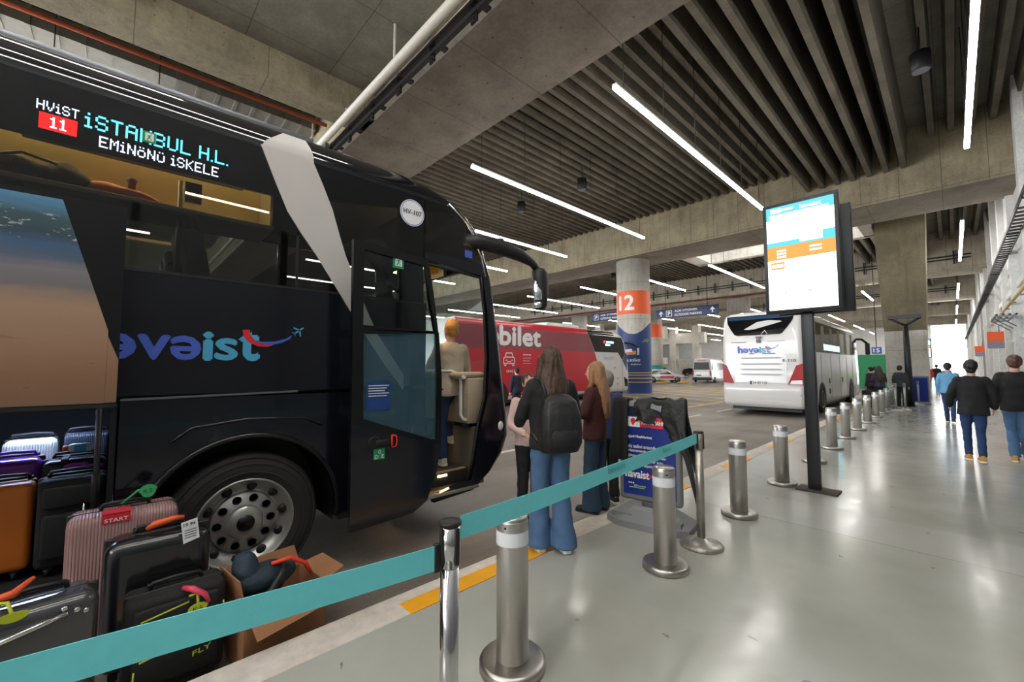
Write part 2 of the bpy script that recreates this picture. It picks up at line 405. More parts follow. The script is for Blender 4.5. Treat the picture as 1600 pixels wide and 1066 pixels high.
m.bx(-9.6, -9.45, 30, 100, -.151, -.146)
struct('road_marking', m, WHITEP)
m = MB()
def stripe(m, a, b, wd):
    a, b = Vector(a), Vector(b); d = (b-a).normalized(); n = Vector((-d.y, d.x))*wd/2
    m.prism([(p.x, p.y, -.149) for p in (a+n, b+n, b-n, a-n)], (0, 0, 1), .004)
for k in range(9): stripe(m, (-15.4, 20.5+2.1*k), (-7.9, 17.4+2.1*k), .22)
for x in (-15.6, -7.8): stripe(m, (x, 17.6), (x, 38), .2)
stripe(m, (-15.6, 38), (-7.8, 38), .2); stripe(m, (-15.6, 20.5), (-7.8, 17.3), .22)
struct('hatch_marking', m, YELLOWL)

BEAMS = [(-13.6, -11.0), (5.13, 7.75), (23.6, 26.8), (43.8, 47.0), (61.0, 64.0), (80.0, 83.0), (98.5, 101.5)]
ZB, ZR, ZS = 8.6, 10.85, 11.5
BAYSS = [(a[1], b[0]) for a, b in zip(BEAMS[1:], BEAMS[2:])]
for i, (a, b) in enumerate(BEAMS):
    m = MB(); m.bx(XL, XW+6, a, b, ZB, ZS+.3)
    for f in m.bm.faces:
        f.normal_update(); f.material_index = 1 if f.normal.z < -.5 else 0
    me = tag(obj('ceiling_beam', m, [C_BEAM if i < 3 else C_BEAM_LIT, C_SOF if i < 3 else C_BEAM_LIT]), kind='structure')
# roof slab with two openings for daylight
HOLES = [(-11.7, -3.2, 26.8, 30.8), (-9.5, 1.4, 64.0, 68.0)]
m = MB()
def slab(x0, x1, y0, y1): m.bx(x0, x1, y0, y1, ZS, ZS+.3)
slab(XL, XW+6, 5.13, 26.8); slab(XL, -11.7, 26.8, 30.8); slab(-3.2, XW+6, 26.8, 30.8); slab(XL, XW+6, 30.8, 64)
slab(XL, -9.5, 64, 68); slab(1.4, XW+6, 64, 68); slab(XL, XW+6, 68, YE)
slab(XL, -12.05, YB, 5.13)
struct('ceiling_slab', m, C_SLAB)
m = MB()
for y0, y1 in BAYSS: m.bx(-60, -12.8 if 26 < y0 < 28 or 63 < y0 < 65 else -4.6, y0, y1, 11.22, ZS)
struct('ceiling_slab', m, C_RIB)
for i, (x0, x1, y0, y1) in enumerate(HOLES):
    m = MB(); zt = 13.2
    m.bx(x0-1.0, x0, y0, y1+.25, 9.0, zt); m.bx(x1, x1+.5, y0, y1+.25, 9.0, zt); m.bx(x0-1.0, x1+.5, y1, y1+.5, 9.0, zt); m.bx(x0, x1, y0-.4, y0, ZS+.3, zt)
    struct('skylight_shaft', m, C_PIL)
def ribs(x0, x1, y0, y1, zb, holes=(), step=.55):
    m = MB(); x = x0
    while x < x1:
        if not any(h[0]-1.1 < x < h[1]+.6 and h[2] < (y0+y1)/2+20 and abs(h[2]-y0) < 1 for h in holes):
            w0, w1 = .085, .15
            m.rings([[(x-w0, y, zb), (x+w0, y, zb), (x+w1, y, ZS+.05), (x-w1, y, ZS+.05)] for y in (y0, y1)], smooth=False)
        else:
            w0, w1 = .085, .15
            m.rings([[(x-w0, y, zb), (x+w0, y, zb), (x+w1, y, ZS+.05), (x-w1, y, ZS+.05)] for y in (y0+4.5, y1)], smooth=False)
        x += step
    return m
BAYS = [(a[1], b[0]) for a, b in zip(BEAMS, BEAMS[1:])] + [(BEAMS[-1][1], YE)]
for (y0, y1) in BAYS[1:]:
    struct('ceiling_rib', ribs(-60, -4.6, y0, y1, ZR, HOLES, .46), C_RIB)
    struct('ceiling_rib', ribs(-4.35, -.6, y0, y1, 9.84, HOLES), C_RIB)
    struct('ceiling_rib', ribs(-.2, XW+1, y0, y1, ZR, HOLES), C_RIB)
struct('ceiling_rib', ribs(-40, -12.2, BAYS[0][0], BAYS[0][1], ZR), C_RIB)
# recessed flat slab above the near coach with the long beam beside it
m = MB(); m.bx(-11.3, XW+6, -11.0, 5.13, 9.33, 9.6); struct('ceiling_slab', m, C_SLAB)
m = MB(); m.bx(-12.05, -11.1, -11.0, 5.13, ZB, ZS); m.bx(-11.1, -10.6, -.55, -.1, 8.95, 9.35); struct('ceiling_beam', m, C_LONG)
m = MB(); m.bx(-40, XW, 5.0, 5.13, ZB, ZB+.16); struct('ceiling_beam', m, C_PIL)
# wall beside the platform, with pilasters and a ledge
m = MB(); m.bx(XW, XW+.4, 20, YE, -.3, ZS)
for k in range(8, 28): m.bx(XW-.22, XW, -15+k*4.6, -14.4+k*4.6, 0, ZS)
struct('wall_platform', m, C_WALL)
m = MB(); m.bx(XW, XW+.4, YB, 20, -.3, ZS); struct('wall_terminal', m, mk('grey_facade', (112, 114, 116), .5, 0, .15, 2))
m = MB()
for k in range(16): m.bx(XW-.06, XW, -16+k*2.3, -15.9+k*2.3, 0, 4.6)
struct('trim_2', m, BLACKST)
m = MB(); m.bx(XW-.1, XW, 20, YE, 4.75, 5.0); m.bx(XW-.06, XW, 20, YE, 2.7, 2.8); struct('trim_1', m, WHITEPL)
m = MB(); m.bx(XW-.02, XW+.01, YB, YE, 0, .12); struct('baseboard_platform', m, GREYTRIM)
# rear wall and far side of the hall: pale pillars and beams of the parking levels behind
m = MB(); m.bx(-12, XW+6, YB-.3, YB, -.3, 5.2); struct('wall_rear', m, C_WALL)
m = MB()
for x, y in [(-36, 58), (-40, 58), (-45, 58), (-30, 72), (-34, 72), (-39, 72), (-44, 72), (-51, 72), (-58, 72), (-65, 64)]:
    m.bx(x-.55, x+.55, y-.55, y+.55, -.15, ZB)
for y in (58, 72):
    m.bx(XL, -28.5, y-.5, y+.5, 5.6, 7.4); m.bx(XL, -28.5, y-.3, y+.3, 2.0, 2.9)
m.bx(XL, -20, 92, 92.5, -.15, 3.2); m.bx(XL+8, XL+8.5, YB, 110, -.15, 9.4)
struct('parking_wall', m, C_PIL)
m = MB(); m.bx(XL, -2.6, 110, 111, -.15, ZS); struct('wall_far', m, C_WALL)
m = MB(); m.bx(XL-30, XL, YB, YE+60, -.6, -.3); m.bx(XL, 30, YE, YE+80, -.6, -.15); struct('ground', m, mk('pale_ground', (178, 176, 170), .8))
# concrete pillar standing on the platform
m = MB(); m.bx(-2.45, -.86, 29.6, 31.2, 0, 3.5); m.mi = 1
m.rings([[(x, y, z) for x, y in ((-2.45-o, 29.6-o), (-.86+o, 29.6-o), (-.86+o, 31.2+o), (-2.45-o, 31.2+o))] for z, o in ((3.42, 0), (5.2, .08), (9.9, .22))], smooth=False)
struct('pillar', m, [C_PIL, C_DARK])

# round pillars with numbered bands
def arc_patch(c, r, a0, a1, z0, z1, n=24):
    return [[(c[0]+r*math.cos(a), c[1]+r*math.sin(a), z) for a in frange(a0, a1, n)] for z in (z0, z1)]
def fine(m, L=.07):
    """cut long edges so that a flat print can follow a round surface"""
    bmesh.ops.triangulate(m.bm, faces=m.bm.faces[:])
    for _ in range(5):
        e = [q for q in m.bm.edges if q.calc_length() > L]
        if not e: break
        bmesh.ops.subdivide_edges(m.bm, edges=e, cuts=1); bmesh.ops.triangulate(m.bm, faces=[f for f in m.bm.faces if len(f.verts) > 3])
def column(x, y, label, num=None, wrap=None, r=1.08):
    t = thing('column', label, 'column', (x, y, -.15), group='round pillars of the bus hall')
    m = MB(); m.lathe([(0, r), (ZB+.15, r)], n=48); obj('shaft', m, C_PIL, t)
    m = MB(); m.lathe([(4.98+.15, r+.006), (6.5+.15, r+.006)], n=48, cap=False); obj('number_band', m, ORANGE, t)
    if num:
        m = MB(); put_text(m, num, (0, 0, 0), (1, 0, 0), (0, 1, 0), height=.92, bold=.045); a0 = R(-113); fine(m)
        for v in m.bm.verts:
            a = a0 + v.co.x/r; v.co = ((r+.014)*math.cos(a), (r+.014)*math.sin(a), 5.42+v.co.y)
        obj('number', m, WHITETXT, t)
    if wrap:
        n = 64; rows = []
        for k in range(n+1):
            a = 2*PI*k/n; zt = 4.3 + .30*math.cos(3*(a-R(-30)))
            rows.append(a)
        m = MB(); bot = []; top = []
        for k in range(n):
            a = 2*PI*k/n; zt = 4.08 - .42*math.cos(2.0*(a-R(-64)))
            bot.append(((r+.008)*math.cos(a), (r+.008)*math.sin(a), 0)); top.append(((r+.008)*math.cos(a), (r+.008)*math.sin(a), zt+.15))
        m.rings([bot, top], cap=False); obj('printed_wrap', m, wrap, t)
        m = MB()
        for z in (.55, .8, 1.0, 1.15): m.lathe([(z+.15, r+.014), (z+.2, r+.014)], n=48, cap=False)
        obj('wrap_stripe', m, YELLOWL, t)
        def curved(name, mat, f):
            mb = MB(); f(mb); fine(mb)
            for v in mb.bm.verts:
                a = R(-60) + v.co.x/r; d = r+.012+v.co.y; v.co = (d*math.cos(a), d*math.sin(a), v.co.z)
            bmesh.ops.recalc_face_normals(mb.bm, faces=mb.bm.faces)
            finish(name, mb.bm, mat, t)
        curved('wrap_text', WHITETXT, lambda mb: (put_text(mb, 'İSTANBUL BOĞAZI', (-1.15, .002, 2.05), (1, 0, 0), (0, 0, 1), width=1.5, height=.2, bold=.02), put_text(mb, 'Bosphorus', (-.2, .002, 1.8), (1, 0, 0), (0, 0, 1), width=.6, height=.12)))
        curved('printed_boat', mk('boat_hull', (206, 140, 100), .5), lambda mb: (poly(mb, [(-.75, .002, 2.45), (.1, .002, 2.5), (.28, .002, 2.75), (-.8, .002, 2.62)])))
        curved('printed_cabin', WHITETXT, lambda mb: (poly(mb, [(-.7, .003, 2.62), (-.1, .003, 2.68), (-.15, .003, 2.86), (-.65, .003, 2.82)])))
        curved('printed_hill', mk('printed_green', (84, 128, 84), .5), lambda mb: (poly(mb, [(.45, .002, 3.3), (1.05, .002, 3.3), (1.0, .002, 3.55), (.75, .002, 3.5)])))
    else:
        m = MB(); m.lathe([(0, r+.006), (1.9, r+.006)], n=48, cap=False); obj('base_band', m, mk('teal_wrap', (40, 140, 140), .5), t)
    return t
column(-14.6, 25.1, 'round pillar with orange band numbered 12 above a navy printed wrap', '12', BLUE)
column(-24.3, 46.0, 'round pillar with orange band and teal base just behind pillar 12')
column(-14.9, 46.2, 'pale round pillar top rising behind the white coach')
column(-35.8, 47.0, 'pale round pillar top rising behind the red coach roof')

# ------------------------------------------------------------------ lamps of the hall
ROWS = [(.56, 'over the platform walkway'), (-5.1, 'over the kerbside coach lane'), (-10.4, 'over the second coach lane'), (-15.35, 'in line with pillar 12'),
        (-20.5, 'over the lane behind the red coach'), (-26.5, 'over the far lane beyond the red coach'), (-32.5, 'over the parking lane by the far pillars'), (-39, 'over the parking bays behind the far pillars'), (-46, 'over the deepest parking bays')]
ORD = ['first', 'second', 'third', 'fourth', 'fifth', 'sixth', 'seventh', 'eighth']
PERX = {0: 'first'}
def strip_light(x, y0, y1, label, z=8.0):
    t = thing('strip_light', label, 'lamp', (x, (y0+y1)/2, z), group='linear strip lights of the bus hall')
    h = (y1-y0)/2
    m = MB(); m.bx(-.06, .06, -h, h, .035, .09); obj('housing', m, WHITEPL, t)
    m = MB(); m.bx(-.055, .055, -h+.01, h-.01, -.03, .035); obj('diffuser', m, STRIP, t)
    n = 6
    for k in range(n):
        y = -h+.4+(2*h-.8)*k/(n-1)
        m = MB(); m.cyl((0, y, .09), (0, y, (ZS if y0 > 5 or x < -12 else 9.34)-z), .011, 6); obj('hanger_rod', m, BLACKST, t)
    return t
for ri, (x, where) in enumerate(ROWS):
    for bi, (y0, y1) in enumerate(BAYS[1:]):
        a, b = y0+.35, min(y1-4.6, y0+11.6)
        if ri == 0: a, b = y0+.25, y0+10.2
        if ri == 3 and bi == 0: a = 12.2
        if ri == 3 and bi == 1: a, b = 28.4, 34.8
        if ri == 4 and bi == 0: a = 12.0
        if bi > 0 and ri == 1: a, b = y0-.9+.0, y0+6.4
        if ri == 1 and bi == 1: a, b = 31.5, 40.0
        if ri >= 7 and bi == 0: continue
        strip_light(x, a, b, 'white strip light hanging %s, %s along its row' % (where, ORD[bi]))
# same rows go on behind the photographer; kerb strip is an added fill light
for x, q in ((.56, 'over the walkway behind the photographer'), (-2.0, 'over the kerb, unseen, added to brighten the near side'), (-5.1, 'above the black coach')):
    strip_light(x, -10.5, 3.2 if x > -5 else .6, 'white strip light under the flat slab ' + q, z=8.0)
for x in (-15.35, -20.5, -26.5): strip_light(x, -10, 1.0, 'white strip light in the bay beyond the black coach', z=8.0)
def speaker(x, y, z, label):
    t = thing('ceiling_speaker', label, 'speaker', (x, y, z), group='black cylinder speakers under the ribs')
    m = MB(); m.lathe([(0, .2), (.02, .22), (.5, .22), (.52, .2)], n=24); obj('housing', m, BLACKPL, t)
    m = MB(); m.lathe([(-.006, .18), (0, .18)], n=24); obj('grille', m, GREYRAIL, t)
    m = MB(); m.cyl((0, 0, .5), (0, 0, ZR-z), .02, 8); obj('stem', m, BLACKST, t)
speaker(-11.5, 15.4, 9.75, 'black cylinder speaker hanging between the two strip lights before pillar 12')
speaker(-15.4, 15.3, 9.75, 'black cylinder speaker hanging above the black coach mirror')
speaker(-.25, 15.6, 9.6, 'large black cylinder speaker with pale grille beside the walkway strip light')
speaker(-13.4, 39.6, 9.75, 'small black cylinder speaker in front of the third beam near the skylight')
speaker(-21.5, 33.5, 9.75, 'small black cylinder speaker in the bay above the red coach')
speaker(-12.4, 3.0, 9.3, 'black cylinder speaker just above the black coach roof')

# pipes and cable trays
m = MB(); m.cyl((-40, 4.30, 8.37), (XW-.3, 4.30, 8.35), .10, 20)
for k in range(12): m.bx(-30+k*2.7, -29.97+k*2.7, 4.28, 4.32, 8.4, ZB-.002 if -13 < -30+k*2.7 < -11 else 9.328)
o = obj('pipe', m, mk('white_pipe', (206, 200, 188), .4)); tag(o, 'thick white pipe running along the side of the wide concrete beam', 'pipe')
def tray(name, label, a, b, z, n, off, hb=.75, arm=.22):
    """two dark rails along x with upright slotted brackets"""
    t = thing(name, label, 'cable tray', ((a+b)/2, off, z)); L = b-a
    m = MB()
    for dz in (0, .22): m.bx(-L/2, L/2, -.05, .05, dz-.045, dz+.045)
    obj('rail', m, BLACKST, t)
    for k in range(n):
        x = -L/2 + L*(k+.5)/n
        m = MB(); m.bx(x-.045, x+.045, -.02, .02, -hb*.62, hb); m.bx(x+.1, x+.14, -.02, .02, -hb*.62, hb)
        m.bx(x-.02, x+.12, -.02, arm, .24, .29)
        for q in range(6): m.bx(x-.045, x+.14, -.02, .02, -hb*.6+q*hb*.3, -hb*.6+q*hb*.3+.03)
        obj('bracket', m, BLACKST, t)
    return t
t = tray('cable_tray', 'black cable tray on slotted brackets along the wide near beam', -24, 0.5, 8.24, 17, 4.66, .33, .36)
t = tray('cable_tray', 'dark rails with brackets on the face of the third beam', -42, 1.2, 9.35, 26, 43.6, .6)
t = tray('cable_tray', 'dark rails with brackets on the face of the fourth beam', -32, 0.8, 9.3, 16, 60.8, .5)
m = MB(); m.cyl((-50, 44.1, 8.48), (-6, 44.1, 8.48), .07, 10)
for k in range(12): m.bx(-48+k*3.7, -47.95+k*3.7, 44.07, 44.13, 8.5, ZB-.002)
o = obj('pipe', m, mk('red_pipe', (112, 52, 44), .5)); tag(o, 'thin dark red pipe under the third beam above the blue signs', 'pipe')
m = MB(); m.cyl((-50, 44.7, 8.5), (-16, 44.7, 8.5), .06, 10)
for k in range(9): m.bx(-48+k*3.7, -47.95+k*3.7, 44.67, 44.73, 8.5, ZB-.002)
o = obj('pipe', m, WHITEPL); tag(o, 'thin white pipe under the third beam behind pillar 12', 'pipe')
# rusted duct among the ribs left of the recessed slab
m = MB(); m.bx(-16.4, -15.7, -8, 5, 10.2, 10.7)
for k in range(26): m.bx(-16.44, -15.66, -8+k*.5, -7.9+k*.5, 10.17, 10.73)
o = obj('air_duct', m, mk('duct_metal', (140, 138, 132), .4, .6, .2, 6)); tag(o, 'ribbed metal air duct behind the long concrete beam over the coach', 'duct')
m = MB(); m.cyl((-14.6, -10, 9.9), (-14.6, 5, 9.9), .06, 10); o = obj('pipe', m, mk('orange_pipe', (176, 82, 44), .5)); tag(o, 'thin orange pipe running beside the ribbed metal duct', 'pipe')
# cable ladder and yellow gas pipe on the platform wall
t = thing('cable_ladder', 'long black cable ladder along the platform wall', 'cable tray', (1.62, 50, 6.2))
m = MB(); m.bx(-.16, -.12, -38, 55, -.06, .06); m.bx(.14, .18, -38, 55, -.06, .06); obj('side_rail', m, BLACKST, t)
for k in range(96): m = MB(); m.bx(-.12, .14, -31+k*.49, -30.9+k*.49, -.03, .02); obj('rung', m, BLACKST, t)
m = MB()
for k in range(78): m.bx(-.12, .14, 16.04+k*.49, 16.14+k*.49, -.03, .02)
tag(obj('far_rung', m, BLACKST, t), kind='stuff')
for k in range(20): m = MB(); m.bx(-.16, .16, -37+k*4.6, -36.92+k*4.6, -.1, -.06); obj('bracket', m, BLACKST, t)
t = thing('gas_pipe', 'yellow pipe on grey brackets along the platform wall', 'pipe', (1.7, 30, 4.1))
m = MB(); m.tube([(0, -20, .1), (0, 0, 0), (0, 10, -.05)], .045, 10); obj('pipe_run', m, mk('yellow_pipe', (200, 160, 90), .5), t)
for k in range(11): m = MB(); m.bx(-.05, .07, -18+k*2.6, -17.95+k*2.6, -.1, -.05); obj('bracket', m, GREYRAIL, t)
def wall_rack(y, label):
    t = thing('wall_rack', label, 'rack', (1.75, y, 3.6), group='metal racks on the platform wall')
    for k in range(4): m = MB(); m.bx(-.5+k*.17, -.44+k*.17, -1.6, 1.6, 0, .05); obj('bar', m, BLACKST, t)
    for s in (-1.4, 0, 1.4): m = MB(); m.bx(-.5, .03, s-.04, s+.04, -.06, 0); m.tube([(-.45, s, -.05), (.03, s, -.45)], .025, 6); obj('bracket', m, GREYRAIL, t)
wall_rack(27.0, 'black slatted rack on the platform wall below the yellow pipe')
def wall_sign(y, z, label, x=1.78):
    t = thing('wall_sign', label, 'sign', (x, y, z), group='orange signs hanging at the platform wall')
    m = MB(); m.bx(-.45, .2, -.03, .03, 0, .55); obj('panel', m, ORANGE, t)
    m = MB(); m.bx(-.45, .2, -.03, .03, -.35, 0); obj('lower_panel', m, mk('sign_greyblue', (130, 136, 160), .5), t)
    m = MB(); m.cyl((.0, 0, .55), (.0, 0, .9), .02, 8); m.bx(0, .22, -.02, .02, .88, .92); obj('bracket', m, GREYRAIL, t)
wall_sign(34.5, 2.9, 'larger orange sign at the platform wall above the walking couple')
wall_sign(54.0, 2.8, 'smaller orange sign farther along the platform wall')
# blue hanging parking signs
def park_sign(x0, x1, y, z, label, txt=True, arrows=True):
    t = thing('parking_sign', label, 'sign', ((x0+x1)/2, y, z)); w = x1-x0; h = .9
    m = MB(); m.box((0, 0, h/2), (w, .12, h), bev=.05, seg=3); obj('panel', m, SIGNBLUE, t)
    m = MB(); f = -.066
    def P(a, b): return (a, f, b)
    def arrow(ax):
        poly(m, [P(ax-.06, .18), P(ax+.06, .18), P(ax+.06, .5), P(ax-.06, .5)]); poly(m, [P(ax-.24, .45), P(ax+.24, .45), P(ax, .75)])
    if arrows: arrow(-w/2+.55); arrow(w/2-.55)
    px = -w/2+(1.1 if arrows else .4)
    for q in ((px, px+.62, .12, .17), (px, px+.62, .73, .78), (px, px+.05, .12, .78), (px+.57, px+.62, .12, .78)): poly(m, [P(q[0], q[2]), P(q[1], q[2]), P(q[1], q[3]), P(q[0], q[3])])
    put_text(m, 'P', P(px+.2, .25), (1, 0, 0), (0, 0, 1), height=.4, bold=.03)
    put_text(m, 'AÇIK OTOPARK', P(px+.9, .5), (1, 0, 0), (0, 0, 1), height=.26, width=2.3, bold=.02)
    put_text(m, 'OUTDOOR PARKING', P(px+.9, .14), (1, 0, 0), (0, 0, 1), height=.22, width=2.7, bold=.02)
    obj('lettering', m, WHITETXT, t)
    for s in (-w/3, w/3): m = MB(); m.cyl((s, 0, h), (s, 0, ZS-z), .03, 8); obj('hanger_rod', m, BLACKST, t)
park_sign(-21.2, -14.95, 41.0, 6.55, 'long navy hanging sign with arrows and outdoor parking lettering, over the white van')
park_sign(-29.4, -22.4, 41.0, 6.9, 'navy hanging parking sign half hidden by pillar 12', arrows=False)
def bay_sign(x, num, label):
    t = thing('bay_sign', label, 'sign', (x, 40, 2.5), group='blue stand number signs')
    m = MB(); m.box((0, 0, .24), (.56, .08, .48), bev=.02); obj('panel', m, mk('bay_sign_blue', (40, 92, 170), .5), t)
    m = MB(); put_text(m, num, (-.17, -.045, .1), (1, 0, 0), (0, 0, 1), height=.28, width=.34, bold=.03); obj('number', m, WHITETXT, t)
    m = MB(); m.cyl((0, 0, .48), (0, 0, ZS-2.5), .025, 8); obj('hanger_rod', m, BLACKST, t)
bay_sign(-3.78, '15', 'small blue hanging sign with number 15'); bay_sign(-3.0, '16', 'small blue hanging sign with number 16')
m = MB(); m.bx(-6.4, -3.0, 45, 45.15, -.15, 2.55); o = obj('green_hoarding', m, GREENST); tag(o, 'green printed hoarding beyond the front of the white coach', 'hoarding')

# ------------------------------------------------------------------ wheels
def wheel(parent, x, y, z, Rr, side=1, world=True, full=True, wdt=.29, name='wheel', emblem=None):
    """tyre, rim and hub as one wheel under its vehicle; x is the outer face, side = +1 faces +x"""
    w = thing(name, None, None, (x, y, z)); 
    if world: w.location = wmat(parent).inverted() @ Vector((x, y, z))
    w.parent = parent; w.rotation_euler = (0, 0, 0 if side > 0 else PI)
    r = Rr/.52
    m = MB(); pr = [(-wdt, .30), (-wdt, .46), (-wdt+.03, .50), (-wdt+.06, .52), (-.06, .52), (-.03, .505), (-.006, .46), (0, .40), (-.012, .335), (-.05, .30)]
    m.lathe([(a, b*r) for a, b in pr], axis='x', n=56, cap=False)
    if full:
        for q in (.375, .435, .48): m.lathe([(-.012 if q > .46 else 0.001, q*r), (.004 if q < .46 else -.006, (q+.006)*r), (-.012 if q > .46 else 0.0, (q+.012)*r)], axis='x', n=56, cap=False)
    obj('tyre', m, RUBBER, w)
    m = MB(); m.lathe([(a, b*r) for a, b in [(-.05, .333), (-.008, .332), (-.004, .322), (-.02, .312), (-.055, .292), (-.10, .245), (-.105, .228), (-.085, .222), (-.07, .215), (-.07, .0)]], axis='x', n=56, cap=False)
    rim = obj('rim', m, RIM, w)
    if full:
        for k in range(10):
            a = 2*PI*(k+.25)/10; c = (0, math.cos(a)*.268*r, math.sin(a)*.268*r)
            m = MB(); m.ell((-.072, c[1], c[2]), (.022, .036, .036), 12); obj('hand_hole', m, BLACKPL, rim)
        for k in range(10):
            a = 2*PI*k/10; c = (math.cos(a)*.178*r, math.sin(a)*.178*r)
            m = MB(); m.lathe([(-.07, .027), (-.064, .031), (-.066, .026), (-.074, .024)], c=(0, c[0], c[1]), axis='x', n=14); obj('wheel_nut', m, BLACKPL, rim)
        m = MB(); m.lathe([(-.07, .125*r), (-.05, .122*r), (-.035, .112*r), (-.028, .075*r), (-.024, .06*r), (-.024, .0)], axis='x', n=40, cap=False); h = obj('hub', m, RIM, w)
        m = MB(); m.lathe([(-.028, .062*r), (-.014, .056*r), (-.013, 0)], axis='x', n=32, cap=False); obj('hub_badge', m, BLACKPANEL, h)
        if emblem:
            m = MB(); put_text(m, emblem, (-.011, -.034, -.012), (0, 1, 0), (0, 0, 1), width=.068, height=.022, bold=.03); obj('badge_lettering', m, CHROME, h)
    else:
        m = MB(); m.lathe([(-.07, .11*r), (-.02, .10*r), (-.015, 0)], axis='x', n=20, cap=False); obj('hub', m, RIM, w)
    return w

# ------------------------------------------------------------------ the black coach at the kerb
BX = -3.7; XC = -4.975
def xs(y, z): return BX - .02*max(0, z-2.2)
coach = thing('coach', 'black airport coach with open front door and raised luggage flap at the kerb', 'coach', (XC, 0, -.15))
def side_bm(pts, off=0.0, uc=(), vc=()): return grid_poly(pts, lambda u, v: Vector((xs(u, v)+off, u, v)), uc, vc)
def side(name, pts, mat, parent=None, off=0.0, th=.03, uc=(), vc=()):
    bm = side_bm(pts, off, uc, vc)
    if th:
        r = bmesh.ops.extrude_face_region(bm, geom=bm.faces[:])
        for v in [g for g in r['geom'] if isinstance(g, bmesh.types.BMVert)]: v.co.x -= th
    bmesh.ops.recalc_face_normals(bm, faces=bm.faces)
    return finish(name, bm, mat, parent or coach, True)
arch = [(.775+.64*math.cos(a), .37+.64*math.sin(a)) for a in frange(0, PI, 24)]
ar2 = [(-5.3+.64*math.cos(a), .37+.64*math.sin(a)) for a in frange(0, PI, 24)]
low = [(.04, .25), (.04, 1.33), (2.30, 1.33), (2.30, .22), (1.46, .24), (1.415, .30)] + arch + [(.135, .25)]
side('lower_panel', low, BLACKPAINT)
side('upper_panel', [(-9.6, 1.36), (2.30, 1.36), (2.30, 2.2), (-9.6, 2.2)], BLACKPAINT)
side('rear_lower_panel', [(-9.6, .3), (-9.6, 1.33), (-2.7, 1.33), (-2.7, .25), (-4.62, .25)] + [(a, b) for a, b in ar2] + [(-5.98, .3)], BLACKPAINT)
side('seam_trim', [(.04, 1.33), (1.1, 1.345), (1.1, 1.36), (.04, 1.345)], GREYRAIL, off=.004, th=.006)
m = MB(); pts = [Vector((BX+.006, .775+.66*math.cos(a), .37+.66*math.sin(a))) for a in frange(-.12, PI+.12, 30)]; m.tube(pts, .022, 8); obj('wheel_arch_lip', m, BLACKPANEL, coach, True)
m = MB(); pts = [Vector((BX-.005, y, z)) for y, z in ((.30, 1.03), (.42, 1.12), (.75, 1.155), (1.15, 1.135), (1.3, 1.06))]; m.tube(pts, .012, 6); obj('arch_crease', m, BLACKPAINT, coach, True)
m = MB()
n = 26; out = []
for x in (BX-.03, BX-.55): out.append([(x, .775+.655*math.cos(a), .37+.655*math.sin(a)) for a in frange(-.2, PI+.2, n)])
m.rings(out, cap=False, closed=False); m.quad((BX-.55, .1, .1), (BX-.55, 1.45, .1), (BX-.55, 1.45, 1.05), (BX-.55, .1, 1.05)); obj('wheel_well', m, BLACKPL, coach, True)
# corner post between the doorway and the front
post = [(2.90, .315), (2.96, .5), (3.045, .926), (3.13, 1.2), (3.157, 1.65), (3.12, 2.2), (3.06, 2.60), (2.28, 2.66), (2.28, 2.74), (3.08, 2.74), (3.13, 2.6), (3.20, 2.3), (3.25, 1.9), (3.31, 1.35), (3.36, 1.0), (3.375, .74), (3.30, .55), (3.16, .36), (2.92, .2), (2.42, .17), (2.42, .24)]
side('door_surround', post, BLACKPAINT, th=.06)
m = MB(); m.tube([(BX-.04, y, z) for y, z in [(2.32, 2.63), (3.04, 2.585), (3.10, 2.2), (3.135, 1.65), (3.11, 1.2), (3.025, .926), (2.94, .5), (2.87, .30)]], .018, 8); obj('door_seal', m, BLACKPL, coach, True)
# side glass
side('side_window', [(-9.5, 2.2), (-9.5, 3.31), (-5.2, 3.31), (-5.2, 2.2)], GLASS_BUS, th=0)
side('side_window', [(-5.19, 2.2), (-5.19, 3.31), (-1.41, 3.31), (-1.41, 2.2)], GLASS_BUS, th=0)
side('side_window', [(-1.4, 2.2), (-1.4, 3.31), (1.06, 3.31), (1.06, 2.2)], GLASS_BUS, th=0)
side('side_window', [(1.07, 2.2), (1.07, 3.31), (2.27, 3.31), (2.27, 2.2)], GLASS_BUS, th=0)
side('quarter_window', [(2.29, 2.74), (2.29, 3.31), (2.62, 3.30), (2.80, 3.2), (2.93, 3.05), (3.02, 2.88), (3.08, 2.74)], GLASS_BUS, th=0)
side('window_line', [(-1.5, 2.185), (2.27, 2.185), (2.27, 2.205), (-1.5, 2.205)], BLACKPL, off=.004, th=.008)
side('window_divider', [(1.055, 2.2), (1.075, 2.2), (1.075, 2.64), (1.055, 2.64)], BLACKST, off=.004, th=.008)
side('pillar_cover', [(2.0, 2.2), (2.27, 2.2), (2.27, 3.31), (2.0, 3.31)], BLACKPANEL, off=-.012, th=.05)
side('window_band', [(-9.5, 2.93), (.86, 2.93), (.86, 3.24), (2.6, 3.24), (2.5, 3.33), (-9.5, 3.33)], BLACKPANEL, off=-.012, th=.02)
